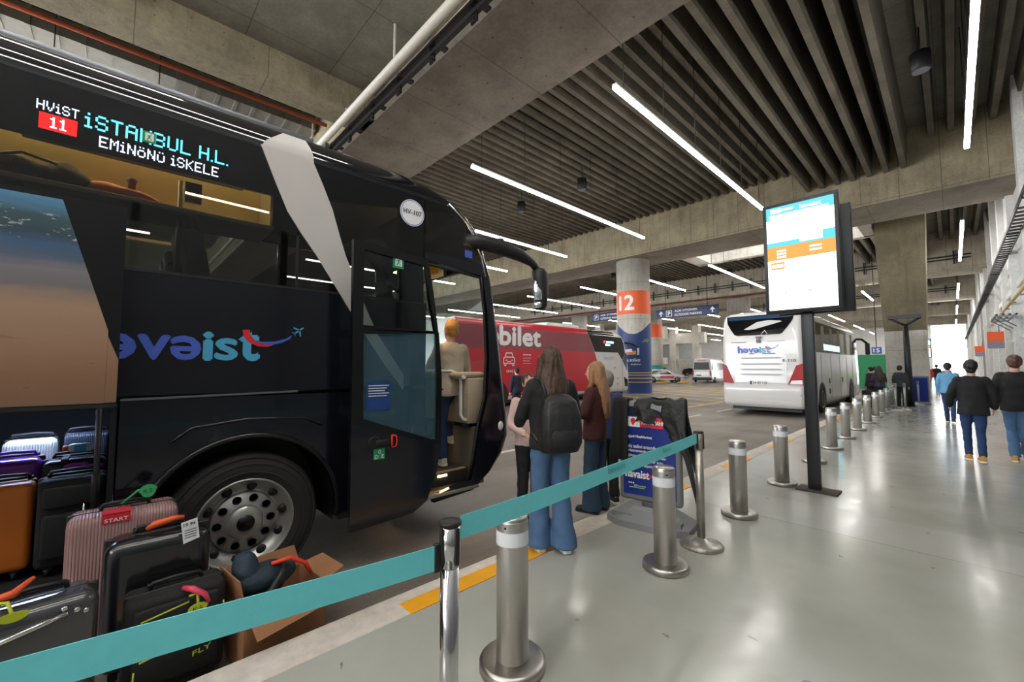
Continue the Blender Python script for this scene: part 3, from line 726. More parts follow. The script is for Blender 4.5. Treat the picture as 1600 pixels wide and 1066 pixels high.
# roof and front
SEC = [(1.253, 3.30), (1.25, 3.36), (1.23, 3.42), (1.185, 3.50), (1.11, 3.555), (.98, 3.60), (.75, 3.64), (.4, 3.67), (0, 3.68)]
m = MB(); prof = [(XC+h, z) for h, z in SEC] + [(XC-h, z) for h, z in SEC[-2::-1]]
m.rings([[(x, y, z) for x, z in prof] for y in (-9.6, -6, -3, -1, .4, 1.4)], cap=False, closed=False); obj('roof', m, ROOFPAINT, coach, True)
FU = {3.30: (2.80, .14), 3.36: (2.72, .17), 3.42: (2.60, .22), 3.50: (2.42, .3), 3.555: (2.22, .38), 3.60: (2.05, .45), 3.64: (1.9, .4), 3.67: (1.75, .25), 3.68: (1.65, .02)}
def plan(z, hw, Yf, Rr, y0=None, bulge=.12, nst=5, narc=7, nfr=9):
    h = []
    if y0 is not None: h += [(hw, y) for y in frange(y0, Yf-Rr, nst)][:-1]
    h += [(hw-Rr+Rr*math.cos(a), Yf-Rr+Rr*math.sin(a)) for a in frange(0, PI/2, narc)]
    w0 = hw-Rr; fr = [(w0*(1-t), Yf+bulge*(1-(1-t)**2)) for t in frange(0, 1, nfr)][1:]
    h += fr
    full = h + [(-a, b) for a, b in h[-2::-1]]
    return [(XC+a, b, z) for a, b in full]
m = MB(); m.rings([plan(z, max(hw, .03), FU[z][0], min(FU[z][1], max(hw, .03)*.9), 1.4) for hw, z in SEC], cap=False, closed=False); obj('roof_front', m, ROOFPAINT, coach, True)
FL = [(.19, 1.2, 3.0, .16), (.36, 1.25, 3.28, .14), (.55, 1.272, 3.42, .12), (.74, 1.275, 3.50, .12), (1.0, 1.275, 3.48, .12), (1.2, 1.275, 3.45, .12), (1.35, 1.275, 3.43, .12), (1.9, 1.275, 3.35, .12), (2.3, 1.272, 3.285, .12), (2.625, 1.267, 3.222, .12), (2.9, 1.261, 3.12, .12), (3.116, 1.256, 3.02, .12), (3.25, 1.254, 2.88, .13), (3.30, 1.253, 2.80, .14)]
m = MB(); m.rings([plan(z, hw, y, r) for z, hw, y, r in FL], cap=False, closed=False)
for f in m.bm.faces:
    c = f.calc_center_median(); a = abs(c.x-XC)
    f.material_index = 1 if (1.2 < c.z < 3.0 and a < 1.14) else 0
obj('front_mask', m, [BLACKPAINT, GLASS_FRONT], coach, True)
# chrome edge that follows the windscreen and the grey rail on the roof
edge = [(3.02, 3.116), (3.12, 2.9), (3.20, 2.625), (3.26, 2.3)]
m = MB(); m.tube([(BX-.012, y-.055, z) for y, z in [(2.63, 3.33), (2.88, 3.17), (3.0, 3.0), (3.09, 2.82), (3.15, 2.6)]], .012, 6); obj('chrome_edge', m, CHROME, coach, True)
m = MB(); m.bx(-4.06, -3.96, -9.4, 1.25, 3.585, 3.645, bev=.012); obj('roof_rail', m, GREYRAIL, coach, True)
m = MB(); m.bx(BX-.3, BX-.2, 1.33, 1.36, 3.4, 3.62); obj('roof_joint', m, BLACKPL, coach, True)
# far side, rear, underside, floor
m = MB(); x2 = -6.25
m.bx(x2, x2+.04, -9.6, 3.3, .2, 2.1); m.bx(x2+.02, x2+.05, -9.6, 2.6, 3.2, 3.36)
for y in (-9.5, -7.2, -5.0, -2.8, -.6, 1.6, 3.0): m.bx(x2, x2+.05, y-.06, y+.06, 2.1, 3.3)
obj('far_side_panel', m, BLACKPAINT, coach, True)
m = MB(); m.quad((x2+.02, -9.5, 2.1), (x2+.02, 3.0, 2.1), (x2+.02, 2.6, 3.25), (x2+.02, -9.5, 3.25)); obj('far_side_glass', m, GLASS_BUS, coach, True)
m = MB(); m.bx(x2, BX, -9.65, -9.6, .3, 3.65); obj('rear_panel', m, BLACKPAINT, coach, True)
m = MB(); m.bx(x2+.05, BX-.6, .05, 2.2, .18, 1.3); m.bx(x2+.05, BX-.05, -9.55, 2.2, 1.285, 1.34); m.bx(x2+.05, BX-.05, -9.5, -2.7, .2, 1.3); obj('chassis', m, BLACKPL, coach, True)
# luggage hold
m = MB(); m.bx(-6.2, BX-.03, -2.65, .03, .2, .27); m.bx(-5.9, -5.85, -2.65, .03, .27, 1.28); m.bx(-6.2, BX-.03, .0, .03, .27, 1.28); m.bx(-6.2, BX-.03, -2.65, -2.6, .27, 1.28); m.bx(-6.2, BX-.03, -2.65, .03, 1.28, 1.31)
obj('luggage_hold', m, DARKIN, coach, True)
m = MB(); m.box((-4.62, -.42, 1.266), (.08, .5, .02)); obj('hold_lamp', m, COOL, coach, True)
m = MB(); m.tube([(BX-.02, -.05, .35), (BX+.16, -.05, 1.36)], .014, 8); m.tube([(BX-.0, -.05, .62), (BX+.07, -.05, .9)], .02, 8); obj('gas_strut', m, BLACKST, coach, True)
# raised flap with a beach picture
FX = -3.25
def flapq(m, pts, x): poly(m, [(x, y, z) for y, z in pts])
m = MB(); m.prism([(FX, y, z) for y, z in ((-2.6, 1.345), (.02, 1.345), (.02, 2.475), (-2.6, 2.42))], (-1, 0, 0), .05); flap = obj('luggage_flap', m, BLACKPANEL, coach, True)
def beach():
    m, nt, b = nodes('beach_picture'); L = nt.links; tc = nt.nodes.new('ShaderNodeTexCoord'); v = tc.outputs['Object']
    sx = nt.nodes.new('ShaderNodeSeparateXYZ'); L.new(v, sx.inputs[0])
    mp = nt.nodes.new('ShaderNodeMapping'); mp.inputs['Scale'].default_value = (1, 1.2, 7); L.new(v, mp.inputs[0])
    mp2 = nt.nodes.new('ShaderNodeMapping'); mp2.inputs['Scale'].default_value = (1, 3, 7); L.new(v, mp2.inputs[0])
    n1 = noise_n(nt, mp.outputs[0], 3.0, 6, .6); n2 = noise_n(nt, mp2.outputs[0], 5, 6, .65)
    h = math_n(nt, 'DIVIDE', math_n(nt, 'SUBTRACT', sx.outputs[2], 1.495), 1.13)
    h = math_n(nt, 'ADD', h, math_n(nt, 'MULTIPLY', math_n(nt, 'SUBTRACT', n1, .5), .09))
    c = ramp(nt, h, [(0, rgb(124, 94, 73)), (.16, rgb(138, 103, 79)), (.24, rgb(150, 116, 92)), (.46, rgb(166, 134, 110)), (.53, rgb(148, 126, 112)), (.56, rgb(118, 112, 114)), (.64, rgb(128, 122, 126)), (.70, rgb(82, 98, 118)), (.76, rgb(70, 96, 128)), (.80, rgb(58, 76, 86)), (.88, rgb(64, 88, 92)), (.93, rgb(82, 124, 154)), (1, rgb(92, 152, 188))])
    fo = math_n(nt, 'MULTIPLY', math_n(nt, 'GREATER_THAN', n2, .60), math_n(nt, 'MULTIPLY', math_n(nt, 'GREATER_THAN', h, .77), math_n(nt, 'LESS_THAN', h, .90)))
    c = mixc(nt, math_n(nt, 'MULTIPLY', fo, .6), c, rgb(196, 204, 204))
    st = math_n(nt, 'MULTIPLY', math_n(nt, 'GREATER_THAN', n1, .64), math_n(nt, 'LESS_THAN', h, .36))
    c = mixc(nt, math_n(nt, 'MULTIPLY', st, .35), c, rgb(84, 62, 50))
    L.new(c, b.inputs['Base Color']); b.inputs['Roughness'].default_value = .35; return m
m = MB(); flapq(m, [(-2.6, 1.35), (-.03, 1.35), (-.03, 1.75), (-.235, 2.445), (-2.6, 2.41)], FX+.004); flapq(m, [(-.029, 1.352), (.018, 1.352), (.018, 1.59), (-.029, 1.72)], FX+.004); obj('beach_picture', m, beach(), flap, True)
m = MB(); m.bx(FX-.01, FX+.012, -2.6, .02, 1.325, 1.345); obj('flap_edge', m, BLACKPL, flap, True)
for y in (-.05, -2.4): m = MB(); m.tube([(BX-.06, y, 1.25), (BX+.2, y, 1.5), (FX-.04, y, 1.9)], .02, 8); obj('flap_arm', m, BLACKST, coach, True)
# silver sweep
sw = [(.775, 3.32), (.88, 3.06), (.982, 2.825), (1.10, 2.65), (1.217, 2.496), (1.40, 2.22), (1.563, 1.974), (1.66, 1.84), (1.85, 1.58), (2.05, 1.33), (2.05, 1.47), (1.90, 1.68), (1.77, 1.86), (1.66, 2.08), (1.552, 2.34), (1.462, 2.541), (1.40, 2.73), (1.34, 2.93), (1.25, 3.14), (1.164, 3.32)]
side('silver_sweep', sw, SILVER, off=.012, th=.014)
m = MB(); rows = []
for k, (h, z) in enumerate(SEC[:4]):
    t = k/3; rows.append([(XC+h+.010, y, z+.006) for y in frange(.775+.17*t**1.5, 1.175-.05*t**2, 4)])
m.rings(rows, cap=False, closed=False); obj('silver_sweep_roof', m, SILVER, coach, True)
# round number sticker and fleet marks
m = MB(); m.lathe([(0, .136), (.004, .136)], c=(xs(0, 3.1)+.004, 2.132, 3.11), axis='x', n=40); st = obj('number_sticker', m, WHITETXT, coach, True)
m = MB(); m.lathe([(0, .128), (.0, .122)], c=(xs(0, 3.1)+.0095, 2.132, 3.11), axis='x', n=40, cap=False); obj('sticker_ring', m, LAV, st, True)
m = MB(); put_text(m, 'HV-107', (xs(0, 3.1)+.01, 2.03, 3.09), (0, 1, 0), (0, 0, 1), width=.205, height=.05, bold=.015); obj('sticker_number', m, INK, st, True)
def logo(parent, o, xd, yd, W, H, letters, mats, world=True, plane=True):
    """wordmark: letters, the red swoosh over the last one and a little aircraft"""
    o = Vector(o); xd = Vector(xd); yd = Vector(yd); nn = xd.cross(yd)
    P = lambda u, v, e=0: o+xd*u+yd*v+nn*e
    for txt, u0, u1, h, mt in letters:
        m = MB()
        if txt == 'ə': put_text(m, 'e', P(u1, h), -xd, -yd, width=u1-u0, height=h, bold=.05)
        else: put_text(m, txt, P(u0, 0), xd, yd, width=u1-u0, height=h, bold=.05)
        obj('logo_letters', m, mats[mt], parent, world)
    return P
P = logo(coach, (BX+.005, .02, 1.605), (0, 1, 0), (0, 0, 1), 1, 1, [('h', -.30, -.145, .235, 0), ('ə', -.115, .075, .16, 0), ('v', .09, .25, .155, 0), ('ə', .262, .42, .155, 0), ('i', .445, .49, .19, 1), ('s', .515, .645, .15, 1), ('t', .665, .785, .215, 1)], [LAV, CYAN])
def swoosh(parent, P, s=1.0, o=(0, 0), world=True, mats=(REDTXT, LAV), flip=False):
    q = lambda u, v, e: P(o[0]+u*s, o[1]+v*s, e)
    m = MB(); poly(m, [q(*a, .002) for a in [(0, .13), (.045, .135), (.05, .10), (.08, .06), (.14, .03), (.22, .025), (.17, .005), (.10, .01), (.04, .04), (.01, .08)]]); obj('logo_swoosh', m, mats[0], parent, world)
    m = MB(); poly(m, [q(*a, .003) for a in [(.08, .055), (.14, .045), (.22, .05), (.30, .075), (.35, .11), (.33, .075), (.27, .04), (.19, .022), (.13, .03)]]); obj('logo_trail', m, mats[1], parent, world)
    m = MB(); c = (.395, .145); a = R(38)
    r = lambda u, v: q(c[0]+u*math.cos(a)-v*math.sin(a), c[1]+u*math.sin(a)+v*math.cos(a), .003)
    for sh in ([(-.045, -.007), (.04, -.007), (.05, 0), (.04, .007), (-.045, .007)], [(-.0, .0), (.018, 0), (-.012, .045), (-.022, .045)], [(0, 0), (.018, 0), (-.012, -.045), (-.022, -.045)], [(-.038, 0), (-.028, 0), (-.046, .018), (-.052, .018)], [(-.038, 0), (-.028, 0), (-.046, -.018), (-.052, -.018)]): poly(m, [r(*p) for p in sh])
    obj('logo_aircraft', m, mats[2] if len(mats) > 2 else CYAN, parent, world)
swoosh(coach, P, 1.0, (.675, .095))
# LED destination display behind the glass
G5 = {'H': '10001 10001 10001 11111 10001 10001 10001', 'V': '10001 10001 10001 10001 01010 01010 00100', 'İ': '010 000 110 010 010 010 111', 'S': '01110 10001 10000 01110 00001 10001 01110', 'T': '11111 00100 00100 00100 00100 00100 00100',
      'A': '01110 10001 10001 11111 10001 10001 10001', 'N': '10001 11001 11001 10101 10011 10011 10001', 'B': '11110 10001 10001 11110 10001 10001 11110', 'U': '10001 10001 10001 10001 10001 10001 01110', 'L': '10000 10000 10000 10000 10000 10000 11111',
      '.': '0 0 0 0 0 0 1', 'E': '11111 10000 10000 11110 10000 10000 11111', 'M': '10001 11011 10101 10101 10001 10001 10001', 'Ö': '01010 00000 01110 10001 10001 10001 01110', 'Ü': '01010 00000 10001 10001 10001 10001 01110', 'K': '10001 10010 10100 11000 10100 10010 10001', '1': '010 110 010 010 010 010 111', ' ': '00 00 00 00 00 00 00'}
def led(m, txt, x, y0, y1, z0, z1):
    cols = []
    for ch in txt:
        g = G5[ch].split(); n = len(g[0]); cols += [[g[r][c] for r in range(7)] for c in range(n)] + [['0']*7]
    cols = cols[:-1]; pw = (y1-y0)/len(cols); ph = (z1-z0)/7
    for c, cl in enumerate(cols):
        for r, b in enumerate(cl):
            if b == '1':
                a, z = y0+c*pw, z1-(r+1)*ph
                m.quad((x, a+.04*pw, z+.08*ph), (x, a+.96*pw, z+.08*ph), (x, a+.96*pw, z+.96*ph), (x, a+.04*pw, z+.96*ph))
disp = thing('destination_display', None, None); disp.parent = coach; disp.location = wmat(coach).inverted() @ Vector((-3.77, .08, 3.08))
m = MB(); m.bx(-3.83, -3.756, -.46, .68, 2.945, 3.225); obj('display_case', m, BLACKPANEL, disp, True)
xd_ = -3.7235
m = MB(); led(m, 'HVİST', xd_, -.404, -.225, 3.105, 3.165); obj('display_word', m, LED_W, disp, True)
m = MB(); led(m, 'İSTANBUL H.L.', xd_, -.20, .565, 3.07, 3.168); obj('display_word', m, LED_C, disp, True)
m = MB(); led(m, 'EMİNÖNÜ İSKELE', xd_, -.13, .507, 2.965, 3.038); obj('display_word', m, LED_W, disp, True)
m = MB(); m.bx(xd_-.001, xd_-.0005, -.39, -.23, 2.99, 3.09); obj('display_number_box', m, LED_R, disp, True)
m = MB(); led(m, '11', xd_+.001, -.345, -.275, 3.005, 3.075); obj('display_word', m, LED_W, disp, True)
def exit_sticker(parent, x, y, z, s, world=True):
    m = MB(); m.bx(x, x+.003, y-s/2, y+s/2, z-s*.55, z+s*.55); k = obj('exit_sticker', m, GREENST, parent, world)
    m = MB(); e = x+.0045
    poly(m, [(e, y-s*.3, z-s*.36), (e, y+s*.34, z-s*.36), (e, y+s*.34, z+s*.4), (e, y-s*.3, z+s*.4)]); obj('sticker_panel', m, WHITETXT, k, world)
    m = MB(); e += .001
    for q in ([(.08, .22), (.16, .22), (.16, .32), (.08, .32)], [(-.05, .2), (.1, .2), (.06, -.08), (-.06, -.02)], [(-.05, 0), (.05, -.05), (-.12, -.32), (-.2, -.3)], [(0, -.04), (.06, -.06), (.2, -.18), (.14, -.32), (.1, -.3), (.12, -.19)], [(.05, .18), (.1, .15), (.24, .02), (.2, 0)], [(-.05, .18), (-.02, .12), (-.2, .02), (-.22, .07)]):
        poly(m, [(e, y+u*s, z+v*s) for u, v in q])
    obj('sticker_figure', m, GREENST, k, world)
exit_sticker(coach, xs(0, 3.1)+.003, .11, 3.115, .07)
# interior: ceiling, lamp, racks, seats, steps, dash, steering
m = MB(); m.bx(-6.2, -3.85, -9.5, .93, 3.44, 3.5); m.mi = 1; m.bx(-6.2, -3.85, .93, 2.4, 3.36, 3.5); obj('interior_ceiling', m, [mk('cream_lining', (196, 180, 128), .6), DARKIN], coach, True)
m = MB(); m.bx(-4.30, -4.28, -9.4, .93, 2.72, 3.4); obj('rack_back', m, mk('cream_lining', (196, 180, 128), .6), coach, True)
m = MB(); m.bx(-4.32, -3.84, -9.4, .92, 2.68, 2.72, bev=.008); m.bx(-4.3, -3.9, .90, .92, 2.72, 3.2); obj('luggage_rack', m, GREYTRIM, coach, True)
m = MB(); m.bx(-4.27, -4.24, -4, .88, 3.36, 3.39); obj('rack_lamp', m, WARMR, coach, True)
m = MB(); m.tube([(-3.86, .33, 2.84), (-3.86, .88, 2.83)], .007, 6); obj('rack_lamp', m, WARM, coach, True)
m = MB(); m.bx(-3.9, -3.87, .33, .43, 2.78, 2.93); obj('rack_bracket', m, BLACKPANEL, coach, True)
m = MB(); m.tube([(-3.95, .31, 2.2), (-3.95, .31, 2.95)], .018, 8); obj('grab_pole', m, GREYRAIL, coach, True)
SEATC = mk('seat_fabric', (34, 36, 44), .85, 0, .3, 12)
def seat(y, x):
    s = thing('seat', None, None); s.parent = coach; s.location = wmat(coach).inverted() @ Vector((x, y, 1.34))
    m = MB(); m.box((0, .05, .47), (.44, .46, .14), bev=.05, seg=3); obj('cushion', m, SEATC, s)
    m = MB(); m.box((0, -.20, .86), (.44, .13, .78), rx=R(10), bev=.05, seg=3); obj('seat_back', m, SEATC, s)
    m = MB(); m.box((0, -.28, 1.26), (.32, .09, .2), rx=R(10), bev=.04, seg=3); obj('headrest', m, mk('headrest_cover', (58, 60, 68), .7), s)
    m = MB(); m.box((0, 0, .2), (.3, .3, .4)); obj('pedestal', m, BLACKPL, s)
for y in (-1.9, -1.05, -.2, .65):
    for x in (-4.05, -4.52, -5.45, -5.92): seat(y, x)
m = MB(); m.bx(-6.2, -3.75, -9.5, 2.2, 1.33, 1.36); obj('cabin_floor', m, DARKIN, coach, True)
STEPM = mk('step_rubber', (52, 50, 48), .6, 0, .2, 20)
for x0, x1, y0, y1, z in ((-3.93, BX-.06, 2.3, 2.95, .25), (-4.4, -3.91, 2.3, 3.02, .40), (-4.8, -4.38, 2.3, 3.02, .68), (-5.2, -4.78, 2.2, 3.02, .98)):
    m = MB(); m.bx(x0, x1, y0, y1, max(.2, z-.28), z, bev=.008); s = obj('step', m, STEPM, coach, True)
    m = MB(); m.bx(x1-.03, x1+.004, y0+.04, y1-.04, z-.01, z+.006); obj('step_nosing', m, mk('step_nosing', (176, 160, 110), .4), s, True)
    m = MB(); m.bx(x1-.0, x1+.006, y0+.3, y0+.42, z-.05, z-.03); obj('step_lamp', m, WARM, s, True)
m = MB(); m.bx(BX-.14, BX+.01, 2.35, 3.0, .215, .25, bev=.006); obj('door_sill', m, mk('sill_metal', (190, 186, 176), .35, .8), coach, True)
m = MB(); m.bx(-6.2, -3.85, 3.02, 3.2, .2, .86); m.mi = 1; m.bx(-6.2, -3.86, 2.98, 3.2, .86, .9)
obj('front_wall', m, [GREYTRIM, CHROME], coach, True)
m = MB(); m.bx(-5.3, -3.83, 2.95, 3.2, .9, 1.42, bev=.015)
for z in (1.07, 1.24): m.bx(-5.3, -3.83, 2.944, 2.952, z, z+.006)
obj('front_trim', m, BEIGE, coach, True)
m = MB(); m.bx(-6.15, -3.86, 2.82, 3.22, 1.42, 1.49, bev=.03); obj('dash_top', m, BEIGE, coach, True)
m = MB(); m.bx(-6.15, -5.25, 2.55, 3.15, 1.0, 1.62, bev=.06); obj('driver_console', m, DARKIN, coach, True)
m = MB(); m.tube([(-5.7+.23*math.cos(a), 2.45+.1*math.sin(a), 1.75+.2*math.sin(a)) for a in frange(0, 2*PI, 24)], .018, 8, cap=False); m.tube([(-5.7, 2.5, 1.72), (-5.7, 2.75, 1.5)], .03, 8); obj('steering_wheel', m, BLACKPL, coach, True)
m = MB(); m.tube([(-4.35, 2.55, 1.5), (-4.02, 2.84, 1.5), (-3.94, 2.9, 1.46), (-3.92, 2.91, 1.38), (-3.92, 2.91, 1.0), (-3.90, 2.93, .95), (-3.86, 2.97, .945)], .02, 10); obj('grab_rail', m, WHITEPL, coach, True)
m = MB(); m.tube([(-3.84, 2.9, 1.43), (-4.5, 2.9, 1.46)], .022, 10); obj('grab_rail', m, WHITEPL, coach, True)
m = MB(); m.bx(-5.9, -4.1, 2.78, 2.82, 2.62, 2.8); obj('sun_blind', m, DARKIN, coach, True)
m = MB(); m.bx(-3.95, -3.86, 2.42, 2.55, 2.58, 2.66); obj('door_warning_plate', m, YELLOWP, coach, True)
m = MB(); m.bx(-4.9, -4.0, 2.9, 2.95, 2.66, 2.72); m.bx(-4.6, -4.5, 2.8, 2.9, 2.4, 2.5); obj('mirror_bracket', m, BLACKPL, coach, True)
m = MB(); m.bx(-4.7, -3.95, 2.45, 2.6, 2.70, 2.72); obj('entrance_lamp', m, WARM, coach, True)
# the outward swung door
DX = -3.42
door = thing('door', None, None); door.parent = coach; door.location = wmat(coach).inverted() @ Vector((DX, 1.8, .2))
def dshape(name, pts, mat, x=DX, th=.04, par=None):
    bm = grid_poly(pts, lambda u, v: Vector((x-.0*max(0, v-1.6), u, v)), (), ())
    if th:
        r = bmesh.ops.extrude_face_region(bm, geom=bm.faces[:])
        for v in [g for g in r['geom'] if isinstance(g, bmesh.types.BMVert)]: v.co.x -= th
    bmesh.ops.recalc_face_normals(bm, faces=bm.faces); return finish(name, bm, mat, par or door, True)
outer = [(1.418, 2.625), (2.14, 2.58), (2.22, 2.25), (2.285, 1.85), (2.31, 1.45), (2.31, .95), (2.26, .55), (2.16, .31), (2.02, .235), (1.90, .225), (1.44, .21)]
up = [(1.512, 2.552), (2.115, 2.51), (2.165, 2.2), (2.232, 1.892), (1.515, 1.905)]
lo = [(1.518, 1.828), (2.245, 1.88), (2.258, 1.45), (2.255, .85), (1.533, 1.115)]
def strip_between(m, a, b, x0, x1):
    n = len(a)
    for i in range(n):
        j = (i+1) % n
        for x in (x0, x1): m.quad((x, *a[i]), (x, *a[j]), (x, *b[j]), (x, *b[i]))
        m.quad((x0, *b[i]), (x0, *b[j]), (x1, *b[j]), (x1, *b[i])); m.quad((x0, *a[i]), (x0, *a[j]), (x1, *a[j]), (x1, *a[i]))
m = MB(); strip_between(m, [(1.418, 2.625), (2.14, 2.58), (2.21, 2.25), (2.268, 1.868), (1.425, 1.868)], up, DX, DX-.045)
strip_between(m, [(1.425, 1.868), (2.272, 1.885), (2.31, 1.45), (2.31, .80), (1.433, 1.075)], lo, DX, DX-.045); obj('door_frame', m, BLACKPANEL, door, True)
dshape('door_panel', [(1.433, 1.075), (2.31, .80), (2.26, .55), (2.16, .31), (2.02, .235), (1.90, .225), (1.44, .21)], BLACKPAINT, th=.045)
dshape('door_glass', up, GLASS_DOOR, x=DX-.015, th=0); dshape('door_glass', lo, GLASS_BLUE_REFL, x=DX-.015, th=0)
m = MB(); m.lathe([(0, .055), (.012, .05), (.006, .035)], c=(DX, 1.63, .905), axis='x', n=24); m.box((DX+.01, 1.70, .90), (.02, .12, .05), bev=.008); hd = obj('door_handle', m, BLACKPL, door, True)
m = MB(); m.tube([(DX+.012, 1.79, .955), (DX+.012, 1.83, .945), (DX+.012, 1.84, .90), (DX+.012, 1.83, .855), (DX+.012, 1.79, .85), (DX+.012, 1.79, .955)], .008, 8); obj('handle_ring', m, REDTXT, hd, True)
m = MB(); m.bx(DX, DX+.003, 1.63, 1.73, .76, .85); k = obj('door_sticker', m, GREENST, door, True)
m = MB(); put_text(m, 'D  E', (DX+.0045, 1.64, .77), (0, 1, 0), (0, 0, 1), width=.08, height=.03, bold=.02); put_text(m, 'o', (DX+.0045, 1.67, .81), (0, 1, 0), (0, 0, 1), width=.025, height=.03); obj('sticker_lettering', m, WHITETXT, k, True)
exit_sticker(door, DX-.012, 1.835, 2.50, .105)
m = MB(); m.bx(DX-.012, DX-.01, 1.56, 1.78, 1.18, 1.42); k = obj('door_notice', m, mk('notice_blue', (28, 62, 128), .4), door, True)
m = MB()
for q in range(5): m.quad((DX-.008, 1.575, 1.385-q*.022), (DX-.008, 1.575+.19-.02*(q % 3), 1.385-q*.022), (DX-.008, 1.575+.19-.02*(q % 3), 1.393-q*.022), (DX-.008, 1.575, 1.393-q*.022))
obj('notice_lines', m, GREYTXT, k, True)
for z in (.55, 2.3): m = MB(); m.tube([(DX-.045, 1.75, z), (BX-.05, 2.0, z), (BX-.1, 2.32, z)], .022, 8); obj('door_arm', m, BLACKST, door, True)
# mirror on its long arm
mir = thing('mirror', None, None); mir.parent = coach; mir.location = wmat(coach).inverted() @ Vector((-3.62, 3.0, 2.93))
m = MB(); m.tube([(-3.78, 2.84, 3.0), (-3.70, 3.0, 2.985), (-3.62, 3.25, 2.955), (-3.56, 3.52, 2.90), (-3.52, 3.68, 2.83), (-3.5, 3.76, 2.75)], [.07, .085, .085, .075, .05, .04], 14); obj('mirror_arm', m, BLACKPL, mir, True)
m = MB(); m.rings([[(-3.5+a*math.cos(t)*1.0, 3.80+dy+b*math.sin(t), z) for t in frange(0, 2*PI, 20)[:-1]] for z, a, b, dy in ((2.775, .02, .02, -.02), (2.76, .08, .075, -.015), (2.71, .105, .1, 0), (2.6, .105, .095, .01), (2.45, .10, .08, .02), (2.3, .09, .065, .015), (2.26, .06, .045, .01), (2.25, .02, .02, .01))]); obj('mirror_housing', m, BLACKPL, mir, True)
MIRG = mk('mirror_glass', (210, 212, 214), .02, 1, .02, 4)
m = MB(); M0 = Vector((-3.455, 3.74, 2.5)); m.box((-3.47, 3.735, 2.49), (.09, .012, .24), rz=R(35), bev=.012); obj('mirror_glass', m, MIRG, mir, True)
m = MB(); m.box((-3.47, 3.735, 2.31), (.08, .012, .07), rz=R(35), bev=.012); obj('mirror_glass', m, MIRG, mir, True)
m = MB(); m.ell((-3.62, 3.26, 3.055), (.03, .045, .02), 12); obj('mirror_lamp', m, GREYRAIL, mir, True)
m = MB(); m.ell((BX-.01, 3.33, .86), (.025, .045, .06), 12); obj('marker_lamp', m, WHITEPL, coach, True)
m = MB(); m.bx(xs(0, 2.8), xs(0, 2.8)+.004, 2.8, 2.9, 2.78, 2.86); obj('door_sticker', m, LAV, coach, True)
wheel(coach, BX-.015, .775, .37, .52, emblem='MAN')
wheel(coach, BX-.015, -5.3, .37, .52, full=False)
wheel(coach, x2+.015, .775, .37, .52, side=-1, full=False); wheel(coach, x2+.015, -5.3, .37, .52, side=-1, full=False)

# ------------------------------------------------------------------ the two other coaches
def simple_coach(name, label, x1, yr, yf, paint, bump_rear=.06):
    """x1 = platform-side face; everything in world coordinates under one root"""
    xc = x1-1.275; t = thing(name, label, 'coach', (xc, (yr+yf)/2, -.15))
    def loop(z, hw, Yf, Yr, Rf=.2, Rb=.16, bl=.15):
        hw = max(hw, .05); Rf = min(Rf, hw*.9); Rb = min(Rb, hw*.9)
        h = [(hw-Rb+Rb*math.cos(a), Yr+Rb+Rb*math.sin(a)) for a in frange(-PI/2, 0, 5)]
        h += [(hw, y) for y in frange(Yr+Rb, Yf-Rf, 12)][1:-1]
        h += [(hw-Rf+Rf*math.cos(a), Yf-Rf+Rf*math.sin(a)) for a in frange(0, PI/2, 6)]
        h += [((hw-Rf)*(1-k/6), Yf+bl*(1-(1-k/6)**2)) for k in range(1, 7)]
        return [(xc+a, b, z) for a, b in h] + [(xc-a, b, z) for a, b in h[-2::-1]]
    rows = [(.15, 1.24, -.12, .06), (.3, 1.27, -.03, .0), (.72, 1.275, .0, -.02), (.84, 1.275, 0, -.02), (.9, 1.275, -.01, .02), (1.5, 1.275, -.05, .03), (2.2, 1.27, -.16, .05), (2.9, 1.26, -.36, .10), (3.15, 1.25, -.5, .14), (3.3, 1.235, -.66, .18), (3.42, 1.2, -.85, .22), (3.50, 1.1, -1.1, .32), (3.55, .9, -1.4, .5), (3.57, .5, -1.7, .9), (3.575, .1, -2.2, 1.4)]
    m = MB(); m.rings([loop(z, hw, yf+df, yr+dr) for z, hw, df, dr in rows]); obj('body', m, paint, t, True)
    m = MB(); m.bx(xc-1.1, xc+1.1, yr+.5, yf-.5, 0.0, .2); obj('chassis', m, BLACKPL, t, True)
    m = MB(); m.box((xc, (yr+yf)/2+1, 3.66), (1.5, 2.6, .2), bev=.07, seg=3); obj('roof_unit', m, paint, t, True)
    return t, xc
def side_poly(name, x, pts, mat, par, th=.012): m = MB(); m.prism([(x, y, z) for y, z in pts], (1, 0, 0), th); return obj(name, m, mat, par, True)
def arch_wheels(t, x1, ys, left=True):
    for y in ys:
        m = MB(); m.prism([(x1+.002, y+.62*math.cos(a), .36+.62*math.sin(a)) for a in frange(-.45, PI+.45, 24)], (1, 0, 0), .006); obj('wheel_arch', m, BLACKPL, t, True)
        wheel(t, x1+.02, y, .35, .5, full=True)
        wheel(t, x1-2.57, y, .35, .5, side=-1, full=False)
WX = -3.40; WY = 16.45
wc, wxc = simple_coach('coach', 'white airport coach seen from behind, parked at the kerb beyond the display post', WX, WY, 28.3, WHITEPAINT)
f = WY-.004
def rearp(name, pts, mat, e=0.0, par=None, th=.01, tilt=True):
    tz = lambda z: (.02 if z < 1.5 else .03+.02*(z-1.5)/.7 if z < 2.2 else .05+.05*(z-2.2)/.7 if z < 2.9 else .10+.04*(z-2.9)/.25 if z < 3.15 else .14+.27*(z-3.15))
    m = MB(); m.prism([(x, WY+(tz(z) if tilt else 0)-.006-e, z) for x, z in pts], (0, -1, 0), th); return obj(name, m, mat, par or wc, True)
